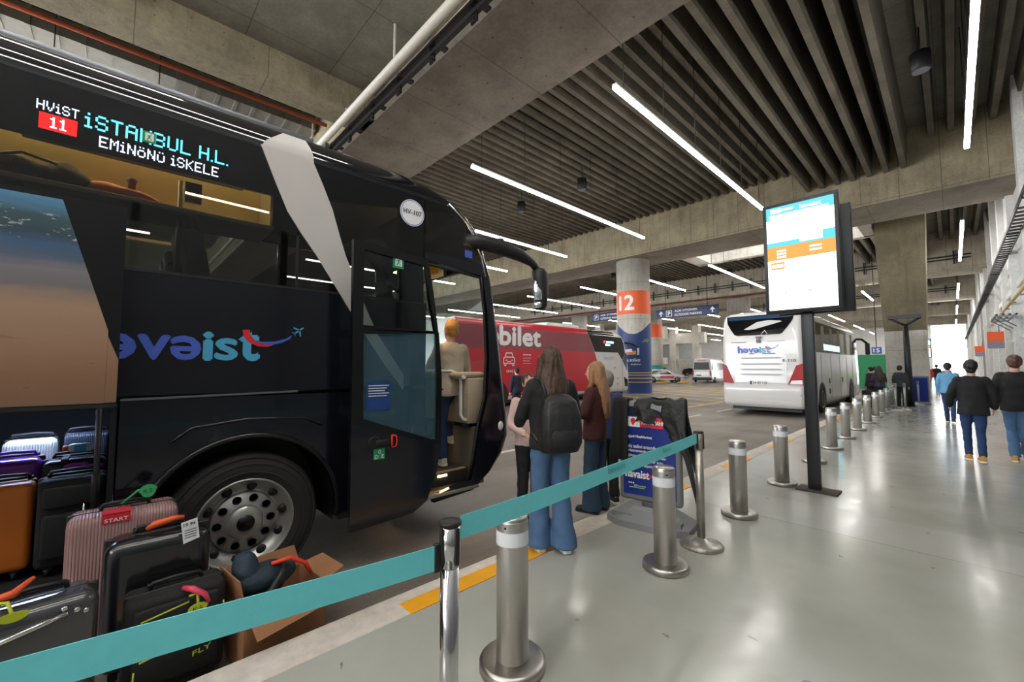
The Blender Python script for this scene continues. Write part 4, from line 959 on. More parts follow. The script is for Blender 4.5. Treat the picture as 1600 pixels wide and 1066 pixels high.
rearp('rear_window', [(-5.78, 3.40), (-5.75, 3.15), (-5.62, 2.9), (-5.50, 2.72), (-5.42, 2.68), (-4.06, 2.68), (-3.98, 2.72), (-3.84, 2.9), (-3.68, 3.15), (-3.62, 3.40)], DARKGLASS)
rearp('rear_window_top', [(-5.7, 3.25), (-3.75, 3.25), (-3.7, 3.37), (-5.74, 3.37)], mk('window_blue', (40, 66, 96), .1), e=.011)
m = MB(); m.tube([(-4.62, WY+.04, 2.70), (-4.5, WY+.02, 2.82), (-4.42, WY+.02, 2.70)], .018, 8); obj('rear_wiper', m, WHITEPL, wc, True)
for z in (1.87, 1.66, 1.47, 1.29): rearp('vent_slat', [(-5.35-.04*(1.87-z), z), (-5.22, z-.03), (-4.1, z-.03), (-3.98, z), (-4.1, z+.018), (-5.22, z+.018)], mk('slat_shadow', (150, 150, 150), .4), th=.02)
rearp('engine_hood', [(-5.50, 1.0), (-3.88, 1.0), (-3.86, 1.9), (-4.0, 1.98), (-5.38, 1.98), (-5.52, 1.9)], WHITEPAINT, th=.006)
rearp('tail_lamp', [(-5.91, .98), (-5.55, .96), (-5.60, 1.1), (-5.80, 1.6), (-5.91, 1.66)], REDLAMP, th=.03)
rearp('tail_lamp', [(-3.42, .95), (-3.86, .96), (-3.80, 1.1), (-3.60, 1.6), (-3.42, 1.66)], REDLAMP, th=.03)
rearp('reversing_lamp', [(-3.44, .97), (-3.80, .97), (-3.74, 1.09), (-3.44, 1.11)], WHITEPL, e=.03, th=.006)
rearp('reflector', [(-5.86, .60), (-5.64, .60), (-5.60, .70), (-5.82, .70)], REDLAMP, tilt=False, e=-.012); rearp('reflector', [(-3.48, .58), (-3.74, .58), (-3.78, .69), (-3.52, .70)], REDLAMP, tilt=False, e=-.012)
rearp('bumper_panel', [(-5.45, .36), (-3.8, .36), (-3.95, .66), (-4.1, .74), (-5.2, .74), (-5.35, .66)], mk('bumper_white', (188, 188, 188), .35), tilt=False, e=-.012)
pl = rearp('number_plate', [(-5.02, .93), (-4.46, .93), (-4.46, 1.06), (-5.02, 1.06)], WHITETXT, th=.012)
m = MB(); yq = WY-.012; put_text(m, '34 HV 110', (-4.92, yq, .95), (1, 0, 0), (0, 0, 1), width=.44, height=.09, bold=.02); obj('plate_lettering', m, INK, pl, True)
m = MB(); m.quad((-5.015, yq, .935), (-4.945, yq, .935), (-4.945, yq, 1.055), (-5.015, yq, 1.055)); obj('plate_strip', m, BLUE, pl, True)
def wlogo(parent, o, s, xd, yd, mats=(LAV, CYAN)):
    P = logo(parent, o, xd, yd, 1, 1, [('h', 0, .15*s, .24*s, 0), ('ə', .18*s, .33*s, .16*s, 0), ('v', .35*s, .50*s, .155*s, 0), ('ə', .515*s, .665*s, .16*s, 0), ('i', .695*s, .745*s, .2*s, 1), ('s', .77*s, .89*s, .155*s, 1), ('t', .91*s, 1.03*s, .22*s, 1)], mats)
    swoosh(parent, P, s*.95, (.88*s, .1*s), mats=(REDTXT, mats[0], mats[1])); return P
ly = WY+.018
wlogo(wc, (-5.38, ly, 2.05), 1.0, (1, 0, 0), (0, 0, 1))
m = MB(); put_text(m, 'E-110', (-3.98, WY+.0, 1.72), (1, 0, 0), (0, 0, 1), width=.38, height=.1, bold=.01); obj('fleet_number', m, NAVYTXT, wc, True)
m = MB(); m.quad((-5.62, ly, 2.425), (-5.1, ly, 2.425), (-5.1, ly, 2.45), (-5.62, ly, 2.45)); m.quad((-4.45, ly, 2.43), (-3.9, ly, 2.45), (-3.9, ly, 2.46), (-4.45, ly, 2.44)); obj('small_lettering', m, GREYTRIM, wc, True)
m = MB(); m.quad((-5.02, ly, 2.0), (-4.85, ly, 2.0), (-4.85, ly, 2.035), (-5.02, ly, 2.035)); m.quad((-4.6, ly, 2.0), (-4.2, ly, 2.0), (-4.2, ly, 2.03), (-4.6, ly, 2.03)); obj('small_lettering', m, GREYTRIM, wc, True)
m = MB(); m.bx(-4.78, -4.62, WY-.02, WY+.05, 2.56, 2.62); m.bx(-4.76, -4.65, WY-.03, WY+.04, 2.40, 2.53); obj('rear_camera', m, BLACKPANEL, wc, True)
side_poly('side_window', WX-.006, [(17.1, 2.1), (27.6, 2.1), (27.75, 2.5), (27.5, 3.2), (17.3, 3.2), (16.95, 2.9)], DARKGLASS, wc)
for k in range(6): side_poly('curtain', WX+.007, [(17.6+k*1.6, 2.15), (18.3+k*1.6, 2.15), (18.2+k*1.6, 3.1), (17.7+k*1.6, 3.1)], mk('curtain_cloth', (136, 128, 112), .9, 0, .25, 8), wc, .004)
m = MB(); m.bx(WX+.0, WX+.012, 19.7, 22.9, 2.2, 2.42); k = obj('side_screen_glow', m, LED_C, wc, True)  # glowing strip imitates a screen reflected in the window, no display here
for y in (19.2, 21.0, 22.9, 24.6, 26.2): m = MB(); m.bx(WX, WX+.004, y-.012, y+.012, .3, 2.05); obj('panel_seam', m, GREYTRIM, wc, True)
for y, z in ((20.6, 1.0), (20.6, .6), (23.4, 1.0), (25.6, .9), (18.0, 1.3)): m = MB(); m.bx(WX, WX+.01, y-.1, y+.1, z-.1, z+.1); obj('flap_catch', m, BLACKPL, wc, True)
arch_wheels(wc, WX, (19.2, 25.6))
m = MB(); m.tube([(WX-.1, 28.1, 3.0), (WX+.12, 28.55, 3.0), (WX+.3, 28.75, 2.8)], .06, 10); m.box((WX+.32, 28.8, 2.5), (.2, .16, .62), bev=.06, seg=3); obj('mirror', m, BLACKPL, wc, True)

RX = -13.1; RY0, RY1 = 9.2, 21.95
rc, rxc = simple_coach('coach', 'red and white coach with large white lettering behind the two women', RX, RY0, RY1, WHITEPAINT)
side_poly('red_film', RX-.002, [(9.4, .32), (19.45, .32), (18.5, 2.32), (9.4, 2.32)], REDPAINT, rc, .008)
side_poly('red_window_film', RX-.010, [(9.4, 2.321), (18.5, 2.321), (17.95, 3.26), (9.4, 3.26)], REDDARK, rc, .016)
m = MB(); m.rings([[(rxc+1.235+.01, y, 3.26), (rxc+1.21, y, 3.42), (rxc+1.11, y, 3.515), (rxc+.9, y, 3.565)] for y in (9.5, 17.95)], cap=False, closed=False); obj('red_roof_edge', m, REDPAINT, rc, True)
m = MB(); m.rings([[(rxc+1.25+.012, y, 3.2), (rxc+1.235+.012, y, 3.3), (rxc+1.21, y, 3.42), (rxc+1.11, y, 3.515), (rxc+.9, y, 3.565), (rxc+.5, y, 3.585), (rxc-.5, y, 3.585)] for y in (17.96, 19.4, 20.4)], cap=False, closed=False); obj('front_roof_cover', m, DARKGLASS, rc, True)
side_poly('side_window', RX-.012, [(18.53, 2.36), (20.75, 2.36), (21.2, 1.95), (21.45, 2.36), (21.35, 2.9), (21.1, 3.22), (17.99, 3.26)], DARKGLASS, rc, .018)
side_poly('door_window', RX+.003, [(21.22, 1.9), (21.68, 1.35), (21.66, 2.3), (21.46, 2.36)], mk('door_window_blue', (60, 84, 110), .1), rc, .004)
side_poly('door_window', RX+.003, [(21.34, 1.0), (21.74, .8), (21.74, .42), (21.42, .45)], DARKGLASS, rc, .004)
m = MB(); m.bx(RX, RX+.004, 21.18, 21.2, .25, 1.95); obj('door_seam', m, BLACKPL, rc, True)
m = MB()
put_text(m, 'bilet', (RX+.009, 11.75, 2.5), (0, 1, 0), (0, 0, 1), width=2.5, height=.80, bold=.05); put_text(m, 'o', (RX+.009, 11.0, 2.5), (0, 1, 0), (0, 0, 1), width=.66, height=.58, bold=.05)
obj('film_lettering', m, GREYTXT, rc, True)
m = MB(); e = RX+.009
def car_icon(m, y, z, s):
    for a, b in (((0, .2), (0, .5)), ((0, .5), (.12, .56)), ((.12, .56), (.2, .8)), ((.2, .8), (.65, .8)), ((.65, .8), (.73, .56)), ((.73, .56), (.85, .5)), ((.85, .5), (.85, .2)), ((.85, .2), (0, .2)), ((.12, .56), (.73, .56)), ((.05, .2), (.05, .08)), ((.05, .08), (.18, .08)), ((.18, .08), (.18, .2)), ((.67, .2), (.67, .08)), ((.67, .08), (.8, .08)), ((.8, .08), (.8, .2)), ((.15, .38), (.26, .38)), ((.6, .38), (.7, .38)), ((.28, .3), (.57, .3))):
        a, b = Vector((e, y+a[0]*s, z+a[1]*s)), Vector((e, y+b[0]*s, z+b[1]*s)); d = (b-a).normalized(); n = Vector((0, -d.z, d.y))*.022
        poly(m, [a+n, b+n, b-n, a-n])
car_icon(m, 11.95, 1.55, .75); obj('film_icon', m, GREYTXT, rc, True); m = MB(); put_text(m, 'ARAÇ', (e, 12.1, 1.3), (0, 1, 0), (0, 0, 1), width=.42, height=.12, bold=.02); m.quad((e, 13.1, 2.07), (e, 13.62, 2.07), (e, 13.62, 2.11), (e, 13.1, 2.11))
obj('film_small_lettering', m, GREYTXT, rc, True)
m = MB()
for q in range(3): m.quad((e, 13.1, 1.92-q*.12), (e, 13.62-.08*(q % 2), 1.92-q*.12), (e, 13.62-.08*(q % 2), 1.96-q*.12), (e, 13.1, 1.96-q*.12))
obj('film_small_lettering', m, mk('pink_lettering', (206, 130, 136), .5), rc, True)
wlogo(rc, (RX+.001, 19.35, 1.95), .9, (0, 1, 0), (0, 0, 1), (mk('pale_blue_lettering', (150, 184, 214), .5), mk('pale_blue_lettering', (150, 184, 214), .5)))
m = MB(); m.bx(RX+.007, RX+.009, 19.6, 20.3, 2.86, 2.96); m.bx(RX+.007, RX+.009, 19.5, 19.95, 2.72, 2.8); obj('side_screen_glow', m, LED_C, rc, True)
m = MB(); m.bx(RX+.007, RX+.009, 19.35, 19.5, 2.84, 2.98); obj('side_display_number', m, LED_R, rc, True)
for y, z in ((20.1, 1.2), (20.7, .9), (20.7, .6), (20.4, 1.5)): m = MB(); m.bx(RX, RX+.006, y-.05, y+.05, z-.05, z+.05); obj('flap_catch', m, GREYTRIM, rc, True)
arch_wheels(rc, RX, (11.6, 19.0))
m = MB(); m.tube([(RX-.15, 21.7, 2.95), (RX-.02, 22.3, 2.93), (RX+.1, 22.65, 2.75)], .06, 10); m.box((RX+.12, 22.72, 2.45), (.2, .16, .6), bev=.06, seg=3); obj('mirror', m, BLACKPL, rc, True)
m = MB(); m.quad((RX+.14, 22.60, 2.25), (RX+.24, 22.66, 2.25), (RX+.24, 22.66, 2.68), (RX+.14, 22.60, 2.68)); obj('mirror_glass', m, MIRG, rc, True)

# ------------------------------------------------------------------ van and cars far across the lanes
def car(name, label, cat, loc, rz, L, W, H, prof, win, paint, rear=True, group=None, side_mark=None):
    """prof: side outline (y along length, z); win: glass outlines on the side"""
    t = thing(name, label, cat, loc, rz, group)
    m = MB(); rows = []
    for k, (x, s) in enumerate(((-W/2, .93), (-W/2+.05, .985), (-W/2+.16, 1), (W/2-.16, 1), (W/2-.05, .985), (W/2, .93))):
        rows.append([(x*(1-.14*max(0, (z-H*.55)/(H*.45))), y*s, .18+(z-.18)*s if z > .2 else z) for y, z in prof])
    m.rings(rows); obj('body', m, paint, t)
    for sgn in (-1, 1):
        for wp in win:
            m = MB(); m.prism([(sgn*(W/2+.004)*(1-.14*max(0, (z-H*.55)/(H*.45))), y*.93, z*.955) for y, z in wp], (sgn, 0, 0), .012); obj('side_window', m, GLASS_CARS, t)
        for y in (-L*.31, L*.32):
            ww = thing('wheel', None, None); ww.parent = t; ww.location = (sgn*(W/2-.0), y, .33); 
            m = MB(); m.lathe([(-.1, .2), (-.1, .31), (-.07, .33), (.0, .33), (.02, .3), (.02, .22)], axis='x', n=24); obj('tyre', m, RUBBER, ww)
            m = MB(); m.lathe([(-.03, .22), (.03, .2), (.03, .05), (.035, 0)], axis='x', n=20, cap=False); obj('rim', m, GREYRAIL, ww)
    return t
GLASS_CARS = DARKGLASS
vp = [(-2.9, .35), (2.7, .35), (2.9, .6), (2.85, 1.1), (2.1, 1.35), (1.5, 2.35), (1.0, 2.6), (-2.7, 2.65), (-2.86, 2.4), (-2.93, .6)]
van = car('van', 'white minibus seen from behind between pillar 12 and the white coach', 'van', (-19.0, 49.2, -.15), R(3), 5.8, 2.0, 2.65, vp, [[(-2.6, 1.45), (1.6, 1.45), (1.2, 2.2), (-2.5, 2.25)]], WHITEPAINT)
m = MB(); m.prism([(x, -2.86, z) for x, z in ((-.82, 1.4), (.82, 1.4), (.76, 2.2), (-.76, 2.2))], (0, -1, 0), .06); obj('rear_window', m, mk('van_window', (20, 21, 23), .3, 0, .3, 12, spec=.25), van)
for s in (-1, 1): m = MB(); m.box((s*.9, -2.90, 1.05), (.12, .14, .55)); obj('tail_lamp', m, REDLAMP, van)
m = MB(); m.box((0, -2.88, .42), (1.96, .2, .3), bev=.05); obj('bumper', m, BLACKPL, van)
m = MB(); m.box((-.3, -2.93, .8), (.5, .04, .11)); obj('number_plate', m, INK, van)
m = MB(); m.quad((-.45, -2.92, 2.34), (.45, -2.92, 2.34), (.45, -2.92, 2.4), (-.45, -2.92, 2.4)); obj('van_lettering', m, REDTXT, van)
cp = [(-2.05, .3), (2.05, .3), (2.1, .6), (2.0, .82), (1.1, .95), (.3, 1.42), (-.9, 1.48), (-1.75, 1.3), (-2.05, .95), (-2.1, .6)]
cw = [[(-1.6, .95), (-.75, .95), (-.75, 1.38), (-1.35, 1.3)], [(-.65, .95), (.85, .95), (.25, 1.36), (-.65, 1.4)]]
c1 = car('car', 'white hatchback parked beside pillar 12 with a red stripe on its door', 'car', (-22.3, 44.2, -.15), R(-46), 4.2, 1.75, 1.48, cp, cw, WHITEPAINT, group='cars parked in the far bays')
m = MB(); m.bx(.87, .89, -.5, 1.0, .45, .72); obj('door_stripe', m, REDTXT, c1)
m = MB(); m.box((0, -1.98, 1.08), (1.3, .1, .3), bev=.03); obj('rear_window', m, DARKGLASS, c1)
car('car', 'black car parked farther back between the white hatchback and the minibus', 'car', (-34.0, 80.0, -.15), R(-60), 4.3, 1.75, 1.45, cp, cw, BLACKPAINT, group='cars parked in the far bays')
car('car', 'dark red topped car just beyond the white hatchback roof', 'car', (-37.5, 74.5, -.15), R(-50), 4.3, 1.75, 1.6, [(y, z*1.08) for y, z in cp], cw, mk('dark_car_paint', (60, 30, 34), .3), group='cars parked in the far bays')
car('car', 'small white car parked right beside the minibus in the far bay', 'car', (-33.6, 85.0, -.15), R(-12), 4.0, 1.7, 1.48, cp, cw, WHITEPAINT, group='cars parked in the far bays')
def bench(x, y, rz, label):
    t = thing('barrier_bench', label, 'bench', (x, y, -.15), rz)
    m = MB(); m.bx(-1.6, 1.6, -.2, .2, .55, .62); obj('seat', m, GREYTRIM, t)
    for s in (-1.3, 0, 1.3): m = MB(); m.tube([(s-.2, 0, 0), (s, 0, .55), (s+.2, 0, 0)], .03, 6); obj('leg', m, GREYRAIL, t)
    for s in (-1.1, 1.1): m = MB(); m.bx(s-.55, s+.55, -.15, .15, .0, .14, bev=.04); obj('yellow_stop', m, YELLOWP, t)
bench(-20.4, 42.6, R(44), 'low metal bench in front of the white hatchback')

# ------------------------------------------------------------------ bollards
def bollard():
    t = thing('bollard', 'b', 'bollard', (0, 0, 0), 0, 'stainless bollards along the kerb')
    m = MB(); m.lathe([(0, .172), (.035, .172), (.047, .165), (.05, .15), (.052, .09)], n=40); obj('base_flange', m, STEEL_H, t)
    m = MB(); m.lathe([(.045, .084), (.745, .084), (.752, .082)], n=40); obj('post', m, STEEL, t)
    m = MB(); m.lathe([(.752, .083), (.765, .081), (.772, .072), (.775, 0)], n=40, cap=False); obj('cap', m, STEEL_H, t)
    m = MB(); m.lathe([(.63, .0852), (.70, .0852)], n=40, cap=False); obj('reflective_band', m, REFL, t)
    m = MB(); m.ell((.03, -.079, .725), (.006, .006, .006), 8); obj('fixing_screw', m, INK, t)
    return t
bl = bollard()
BS = [(-1.645, 1.565), (-1.60, 3.155), (-1.615, 4.82), (-1.63, 6.48), (-1.635, 8.35), (-1.65, 9.95), (-1.68, 11.65), (-1.69, 13.35), (-1.70, 15.2), (-1.72, 17.2), (-1.73, 18.9), (-1.74, 20.6), (-1.76, 22.3), (-1.78, 24.0), (-1.8, 25.7), (-1.82, 27.4)]
BLAB = ['big stainless bollard beside the front belt stanchion', 'stainless bollard in front of the navy stand board', 'stainless bollard just past the worn belt stanchion', 'stainless bollard beside the foot of the display post',
        'stainless bollard partly hidden behind the display post'] + ['stainless bollard, %s past the display post in the kerb row' % o for o in ('first', 'second', 'third', 'fourth', 'fifth', 'sixth', 'seventh', 'eighth', 'ninth', 'tenth', 'eleventh')]
for i, ((x, y), lb) in enumerate(zip(BS, BLAB)):
    o = bl if i == 0 else dup(bl)
    o.location = (x, y, 0); o.rotation_euler = (0, 0, .4*i); o['label'] = lb

# ------------------------------------------------------------------ belt stanchions
def stanchion(loc, label, mat, rz=0, h=.985):
    t = thing('belt_stanchion', label, 'stanchion', loc, rz, 'belt barrier stanchions')
    m = MB(); m.lathe([(0, .175), (.012, .178), (.03, .165), (.045, .12), (.06, .06), (.075, .042)], n=40); obj('base', m, mat, t)
    m = MB(); m.lathe([(.05, .034), (h-.15, .034)], n=28); obj('pole', m, mat, t)
    m = MB(); m.lathe([(h-.16, .038), (h-.012, .038)], n=28); hd = obj('belt_cassette', m, CHROME if mat is CHROME else CHROME_D, t)
    m = MB(); m.lathe([(h-.014, .042), (h-.003, .042), (h, .036), (h-.004, .03)], n=28); obj('cap', m, BLACKPL, t)
    for a in (0, PI/2, PI, -PI/2):
        m = MB(); m.box((.038*math.cos(a), .038*math.sin(a), h-.085), (.014, .018, .13), rz=a, bev=.003); obj('belt_slot', m, BLACKPL, t)
    return t
S1 = (-1.305, .925); S2 = (-1.575, 3.765); S0 = (-1.52, -1.25)
stanchion((*S1, 0), 'chrome belt stanchion in front of the big bollard, holding two teal belts', CHROME, R(95))
stanchion((*S2, 0), 'worn scratched belt stanchion beside the navy stand board', CHROME_D, R(95))
stanchion((*S0, 0), 'chrome belt stanchion at the far end of the hazy teal belt', CHROME, R(95))
def belt(a, b, za, zb, label, sag=.0, text=None):
    a = Vector((*a, 0)); b = Vector((*b, 0)); d = (b-a).normalized(); nrm = Vector((d.y, -d.x, 0)); a = a+d*.05; b = b-d*.05
    m = MB(); rows = []
    for t in frange(0, 1, 24):
        p = a.lerp(b, t); z = za+(zb-za)*t - sag*4*t*(1-t); o = nrm*.006*math.sin(t*9)
        q = p+o; rows.append([(q+nrm*e).to_tuple()[:2]+(z+w,) for e, w in ((.0012, -.043), (.0012, .043), (-.0012, .043), (-.0012, -.043))])
    m.rings(rows, smooth=False); o = obj('barrier_belt', m, TEAL); tag(o, label, 'belt barrier')
    if text:
        for t0 in text:
            p = a.lerp(b, t0); z = za+(zb-za)*t0; o2 = nrm*(.0025+.006*math.sin(t0*9))
            m = MB(); put_text(m, 'havaist', p+o2+Vector((0, 0, z-.015)), d, (0, 0, 1), width=.22, height=.035, bold=.01); obj('belt_lettering', m, mk('pale_teal_lettering', (84, 190, 200), .6), o, True)
    m = MB(); m.box(b+Vector((0, 0, zb)), (.03, .02, .1), rz=math.atan2(d.y, d.x), bev=.004); obj('belt_end_clip', m, BLACKPL, o, True)
belt(S1, S2, .945, .93, 'teal belt stretched from the chrome stanchion to the worn stanchion by the board', .012, (.42, .72))
belt(S0, S1, .90, .865, 'teal belt running low across the luggage to the chrome stanchion', .0)

# ------------------------------------------------------------------ display post on the platform
def screen(parent, x0, x1, z0, z1, y, face=-1):
    m = MB(); m.box(((x0+x1)/2, y, (z0+z1)/2), (x1-x0, .10, z1-z0), bev=.008); c = obj('screen_case', m, BLACKST, parent, True)
    yf = y+face*.052; b = .045; X = lambda u: x0+b+(x1-x0-2*b)*u if face < 0 else x1-b-(x1-x0-2*b)*u
    Z = lambda v: z1-b-(z1-z0-2*b)*v
    def q(m, u0, u1, v0, v1, e=0): m.quad((X(u0), yf+face*e, Z(v1)), (X(u1), yf+face*e, Z(v1)), (X(u1), yf+face*e, Z(v0)), (X(u0), yf+face*e, Z(v0)))
    m = MB(); q(m, 0, 1, 0, 1); s = obj('screen_face', m, SCR_W, c, True)
    m = MB(); q(m, 0, 1, 0, .075, .001); q(m, 0, .05, .07, .125, .001); q(m, .93, 1, .07, .1, .001); q(m, 0, .5, .345, .39, .001); q(m, .83, 1, .30, .39, .001); q(m, .5, .83, .375, .39, .001); obj('screen_header', m, SCR_C, s, True)
    m = MB(); q(m, 0, 1, .39, .52, .001); q(m, .05, .26, .54, .61, .001); obj('screen_band', m, SCR_O, s, True)
    m = MB(); q(m, .07, .23, .02, .058, .002); q(m, .23, .42, .03, .05, .002); put_text(m, 'havaist', (X(.52), yf+face*.002, Z(.062)), (-face, 0, 0), (0, 0, 1), width=(x1-x0)*.27, height=(z1-z0)*.035, bold=.02)
    for u, v in ((.15, .425), (.15, .455), (.15, .485), (.64, .425), (.64, .46)): q(m, u, u+(.14 if u < .5 else .17), v, v+.016, .002)
    q(m, .07, .24, .56, .592, .002); obj('screen_text', m, SCR_W, s, True)
    m = MB(); q(m, .26, .28, .835, .847, .002); q(m, .45, .62, .832, .838, .002); q(m, .61, .63, .832, .846, .002); obj('screen_mark', m, SCR_K, s, True)
    return c
ds = thing('display_post', 'black post with tall lit departure screens standing on the platform', 'information display', (-1.27, 6.47, 0))
m = MB(); m.bx(-1.45, -1.02, 6.33, 6.62, 0, .018, bev=.004); obj('base_plate', m, mk('rusty_plate', (66, 56, 50), .7, .4, .3, 10), ds, True)
m = MB(); m.bx(-1.335, -1.205, 6.43, 6.53, .018, 3.2, bev=.006); obj('post', m, BLACKST, ds, True)
screen(ds, -1.70, -.875, 2.25, 3.72, 6.37); screen(ds, -1.62, -.80, 2.25, 3.62, 6.66, 1)
d2 = thing('display_post', 'small far black post with lit screens, past the concrete pillar', 'information display', (-1.55, 45, 0))
m = MB(); m.bx(-1.62, -1.48, 45.05, 45.15, 0, 3.0); obj('post', m, BLACKST, d2, True)
screen(d2, -1.99, -1.10, 2.28, 3.70, 44.98); screen(d2, -1.99, -1.10, 2.28, 3.70, 45.25, 1)
# Y shaped post in front of the concrete pillar
yp = thing('forked_post', 'dark Y shaped steel post in front of the concrete pillar', 'post', (-1.25, 22.8, 0))
m = MB(); m.bx(-.2, .2, -.2, .2, 0, .02); obj('base_plate', m, BLACKST, yp)
m = MB(); m.tube([(0.03, 0, 0), (0.0, 0, 3.25)], [.12, .085], 4); obj('pole', m, BLACKST, yp)
for s in (-1, 1): m = MB(); m.tube([(0, 0, 3.2), (s*.46, 0, 3.5)], .05, 6); obj('arm', m, BLACKST, yp)
m = MB(); m.bx(-.5, .48, -.1, .1, 3.48, 3.62); obj('cross_bar', m, BLACKST, yp)

# ------------------------------------------------------------------ navy stand board and the jackets thrown over it
bd = thing('stand_board', 'navy stand board with white Turkish notice on a grey weighted foot', 'sign board', (-2.13, 3.93, 0), R(9))
m = MB(); m.rings([[(a*sx, b*sy, z) for a, b in ((-1, -.62), (-.62, -1), (.62, -1), (1, -.62), (1, .62), (.62, 1), (-.62, 1), (-1, .62))] for z, sx, sy in ((0, .40, .25), (.06, .40, .25), (.15, .27, .12), (.18, .22, .10))], smooth=False); ft = obj('foot', m, GREYPLAS, bd)
m = MB()
for s in (-1, 1): m.bx(s*.235-.10, s*.235+.10, -.19, -.1, .05, .115)
obj('foot_pad', m, GREYPLAS, ft)
m = MB(); m.lathe([(.15, .085), (.175, .09), (.21, .085), (.225, .07)], n=20); obj('swivel', m, mk('dark_grey_plastic', (70, 72, 74), .5), bd)
m = MB(); m.box((0, 0, .705), (.62, .085, 1.0), bev=.035, seg=3); obj('board_frame', m, GREYPLAS, bd)
m = MB(); m.bx(-.262, .262, -.0495, -.043, .27, 1.15); pn = obj('printed_panel', m, SIGNPANEL, bd)
m = MB(); m.bx(-.24, .24, -.0515, -.049, 1.06, 1.15); obj('panel_header', m, mk('navy_dark', (20, 22, 52), .4), pn)
m = MB(); m.prism([(-.235+.05+.05*math.cos(a) if math.cos(a) < 0 else -.10+.0*a, -.052, .995+.05*math.sin(a)) for a in frange(PI/2, 3*PI/2, 12)] + [(-.08, -.052, .945), (-.08, -.052, 1.045)], (0, -1, 0), .001); obj('route_pill', m, WHITETXT, pn)
m = MB(); m.bx(-.08, .15, -.053, -.05, .945, 1.045); obj('route_band', m, REDTXT, pn)
m = MB(); m.prism([(-.15+.026*math.cos(a), -.054, 1.005+.028*math.sin(a)) for a in frange(-.5, PI+.5, 14)] + [(-.15, -.054, .955)], (0, -1, 0), .001); obj('location_pin', m, REDTXT, pn)
m = MB(); F_ = -.0555
put_text(m, 'SULTANAHMET', (-.07, F_, .975), (1, 0, 0), (0, 0, 1), width=.29, height=.04, bold=.03)
put_text(m, 'Değerli Misafirlerimiz', (-.23, F_, .83), (1, 0, 0), (0, 0, 1), width=.27, height=.034, bold=.03)
for k, s in enumerate(('Valiz teslimi sırasında sizleri', 'bekletmememiz adına şeffaf', 'sağlayacağımız kolaylıklardan', 'güvenli seyahatler için', 'yolcularımıza teşekkür ederiz.')):
    put_text(m, s, (-.23, F_, .735-k*.047), (1, 0, 0), (0, 0, 1), width=.40-.03*(k % 2), height=.034, bold=.02)
put_text(m, '@havaist', (-.15, F_, .35), (1, 0, 0), (0, 0, 1), width=.12, height=.022)
put_text(m, 'havaist', (-.235, F_, .44), (1, 0, 0), (0, 0, 1), width=.24, height=.075, bold=.04)
for k in range(3): m.prism([(-.2+k*.022+.008*math.cos(a), F_, .385+.008*math.sin(a)) for a in frange(0, 2*PI, 10)[:-1]], (0, -1, 0), .0005)
obj('panel_lettering', m, WHITETXT, pn)
m = MB(); m.bx(-.2, -.04, -.0565, -.0555, .338, .346); obj('panel_underline', m, mk('lime_print', (120, 200, 60), .5), pn)
m = MB(); poly(m, [(-.01, F_-.001, .46), (.0, F_-.001, .50), (.03, F_-.001, .475), (.05, F_-.001, .48), (.035, F_-.001, .465), (.01, F_-.001, .455)]); obj('panel_swoosh', m, REDTXT, pn)
def cloth(name, fn, nu, nv, mat, th, label, cat):
    bm = bmesh.new(); g = [[bm.verts.new(fn(u/nu, v/nv)) for u in range(nu+1)] for v in range(nv+1)]
    for v in range(nv):
        for u in range(nu): bm.faces.new((g[v][u], g[v][u+1], g[v+1][u+1], g[v+1][u])).smooth = True
    bmesh.ops.recalc_face_normals(bm, faces=bm.faces)
    bmesh.ops.solidify(bm, geom=bm.faces[:], thickness=th)
    o = finish(name, bm, mat); return tag(o, label, cat)
Mb = Matrix.Translation((-2.13, 3.93, 0)) @ Matrix.Rotation(R(9), 4, 'Z')
def drape(u, v):
    """u across the board top, v from the front hem over the top to the rear hem"""
    x = -.12+.46*u; s = v*2-1
    fl = .22+.42*max(0, u-.35)**1.1*1.4 if s < 0 else .5
    if u > .86: fl += (u-.86)*2.4
    d = abs(s); y = math.copysign(.055+.03*math.sin(u*9)*d+.02*d, s); z = 1.225-max(0, d-.12)/.88*fl*1.0
    if d < .12: y = s/.12*.055; z = 1.225+.012*math.cos(s/.12*PI/2)
    x += .10*max(0, u-.5)*d*2.2 + .015*math.sin(v*17); y -= .05*d*max(0, u-.6)*(1 if s < 0 else -1)
    z += .03*mnoise.noise(Vector((u*5, v*5, 0))); y += .035*mnoise.noise(Vector((u*6, v*6, 3)))*d
    return Mb @ Vector((x, y, z))
jk = cloth('jacket', drape, 40, 60, JACKET_S, .014, 'black shell jacket with grey patches thrown over the navy stand board', 'jacket')
GREYC = mk('grey_lining', (132, 132, 138), .8, 0, .1, 20, bump=.2)
def patch(u0, u1, v0, v1):
    bm = bmesh.new(); n = 6
    g = [[bm.verts.new(drape(u0+(u1-u0)*a/n, v0+(v1-v0)*b/n) + Mb.to_3x3() @ Vector((0, -.018, .012))) for a in range(n+1)] for b in range(n+1)]
    for b in range(n):
        for a in range(n): bm.faces.new((g[b][a], g[b][a+1], g[b+1][a+1], g[b+1][a]))
    finish('lining_patch', bm, GREYC, jk, True)
patch(.30, .62, .46, .53); patch(.38, .58, .27, .36)
def drape2(u, v):
    x = -.335+.14*u; s = v*2-1; d = abs(s)
    z = 1.22-.62*max(0, d-.1)/.9; y = math.copysign(.07+.03*math.sin(u*7+2)*d, s)
    if d < .1: y = s/.1*.07; z = 1.225
    x -= .06*d*(1-u)
    return Mb @ Vector((x, y, z+.02*mnoise.noise(Vector((u*4, v*5, 7)))))
cloth('jacket', drape2, 16, 40, JACKET, .02, 'black garment hanging down the far edge of the navy stand board', 'jacket')
b2 = thing('stand_board', 'small far navy stand board among the last bollards', 'sign board', (-.98, 24.6, 0), R(-20))
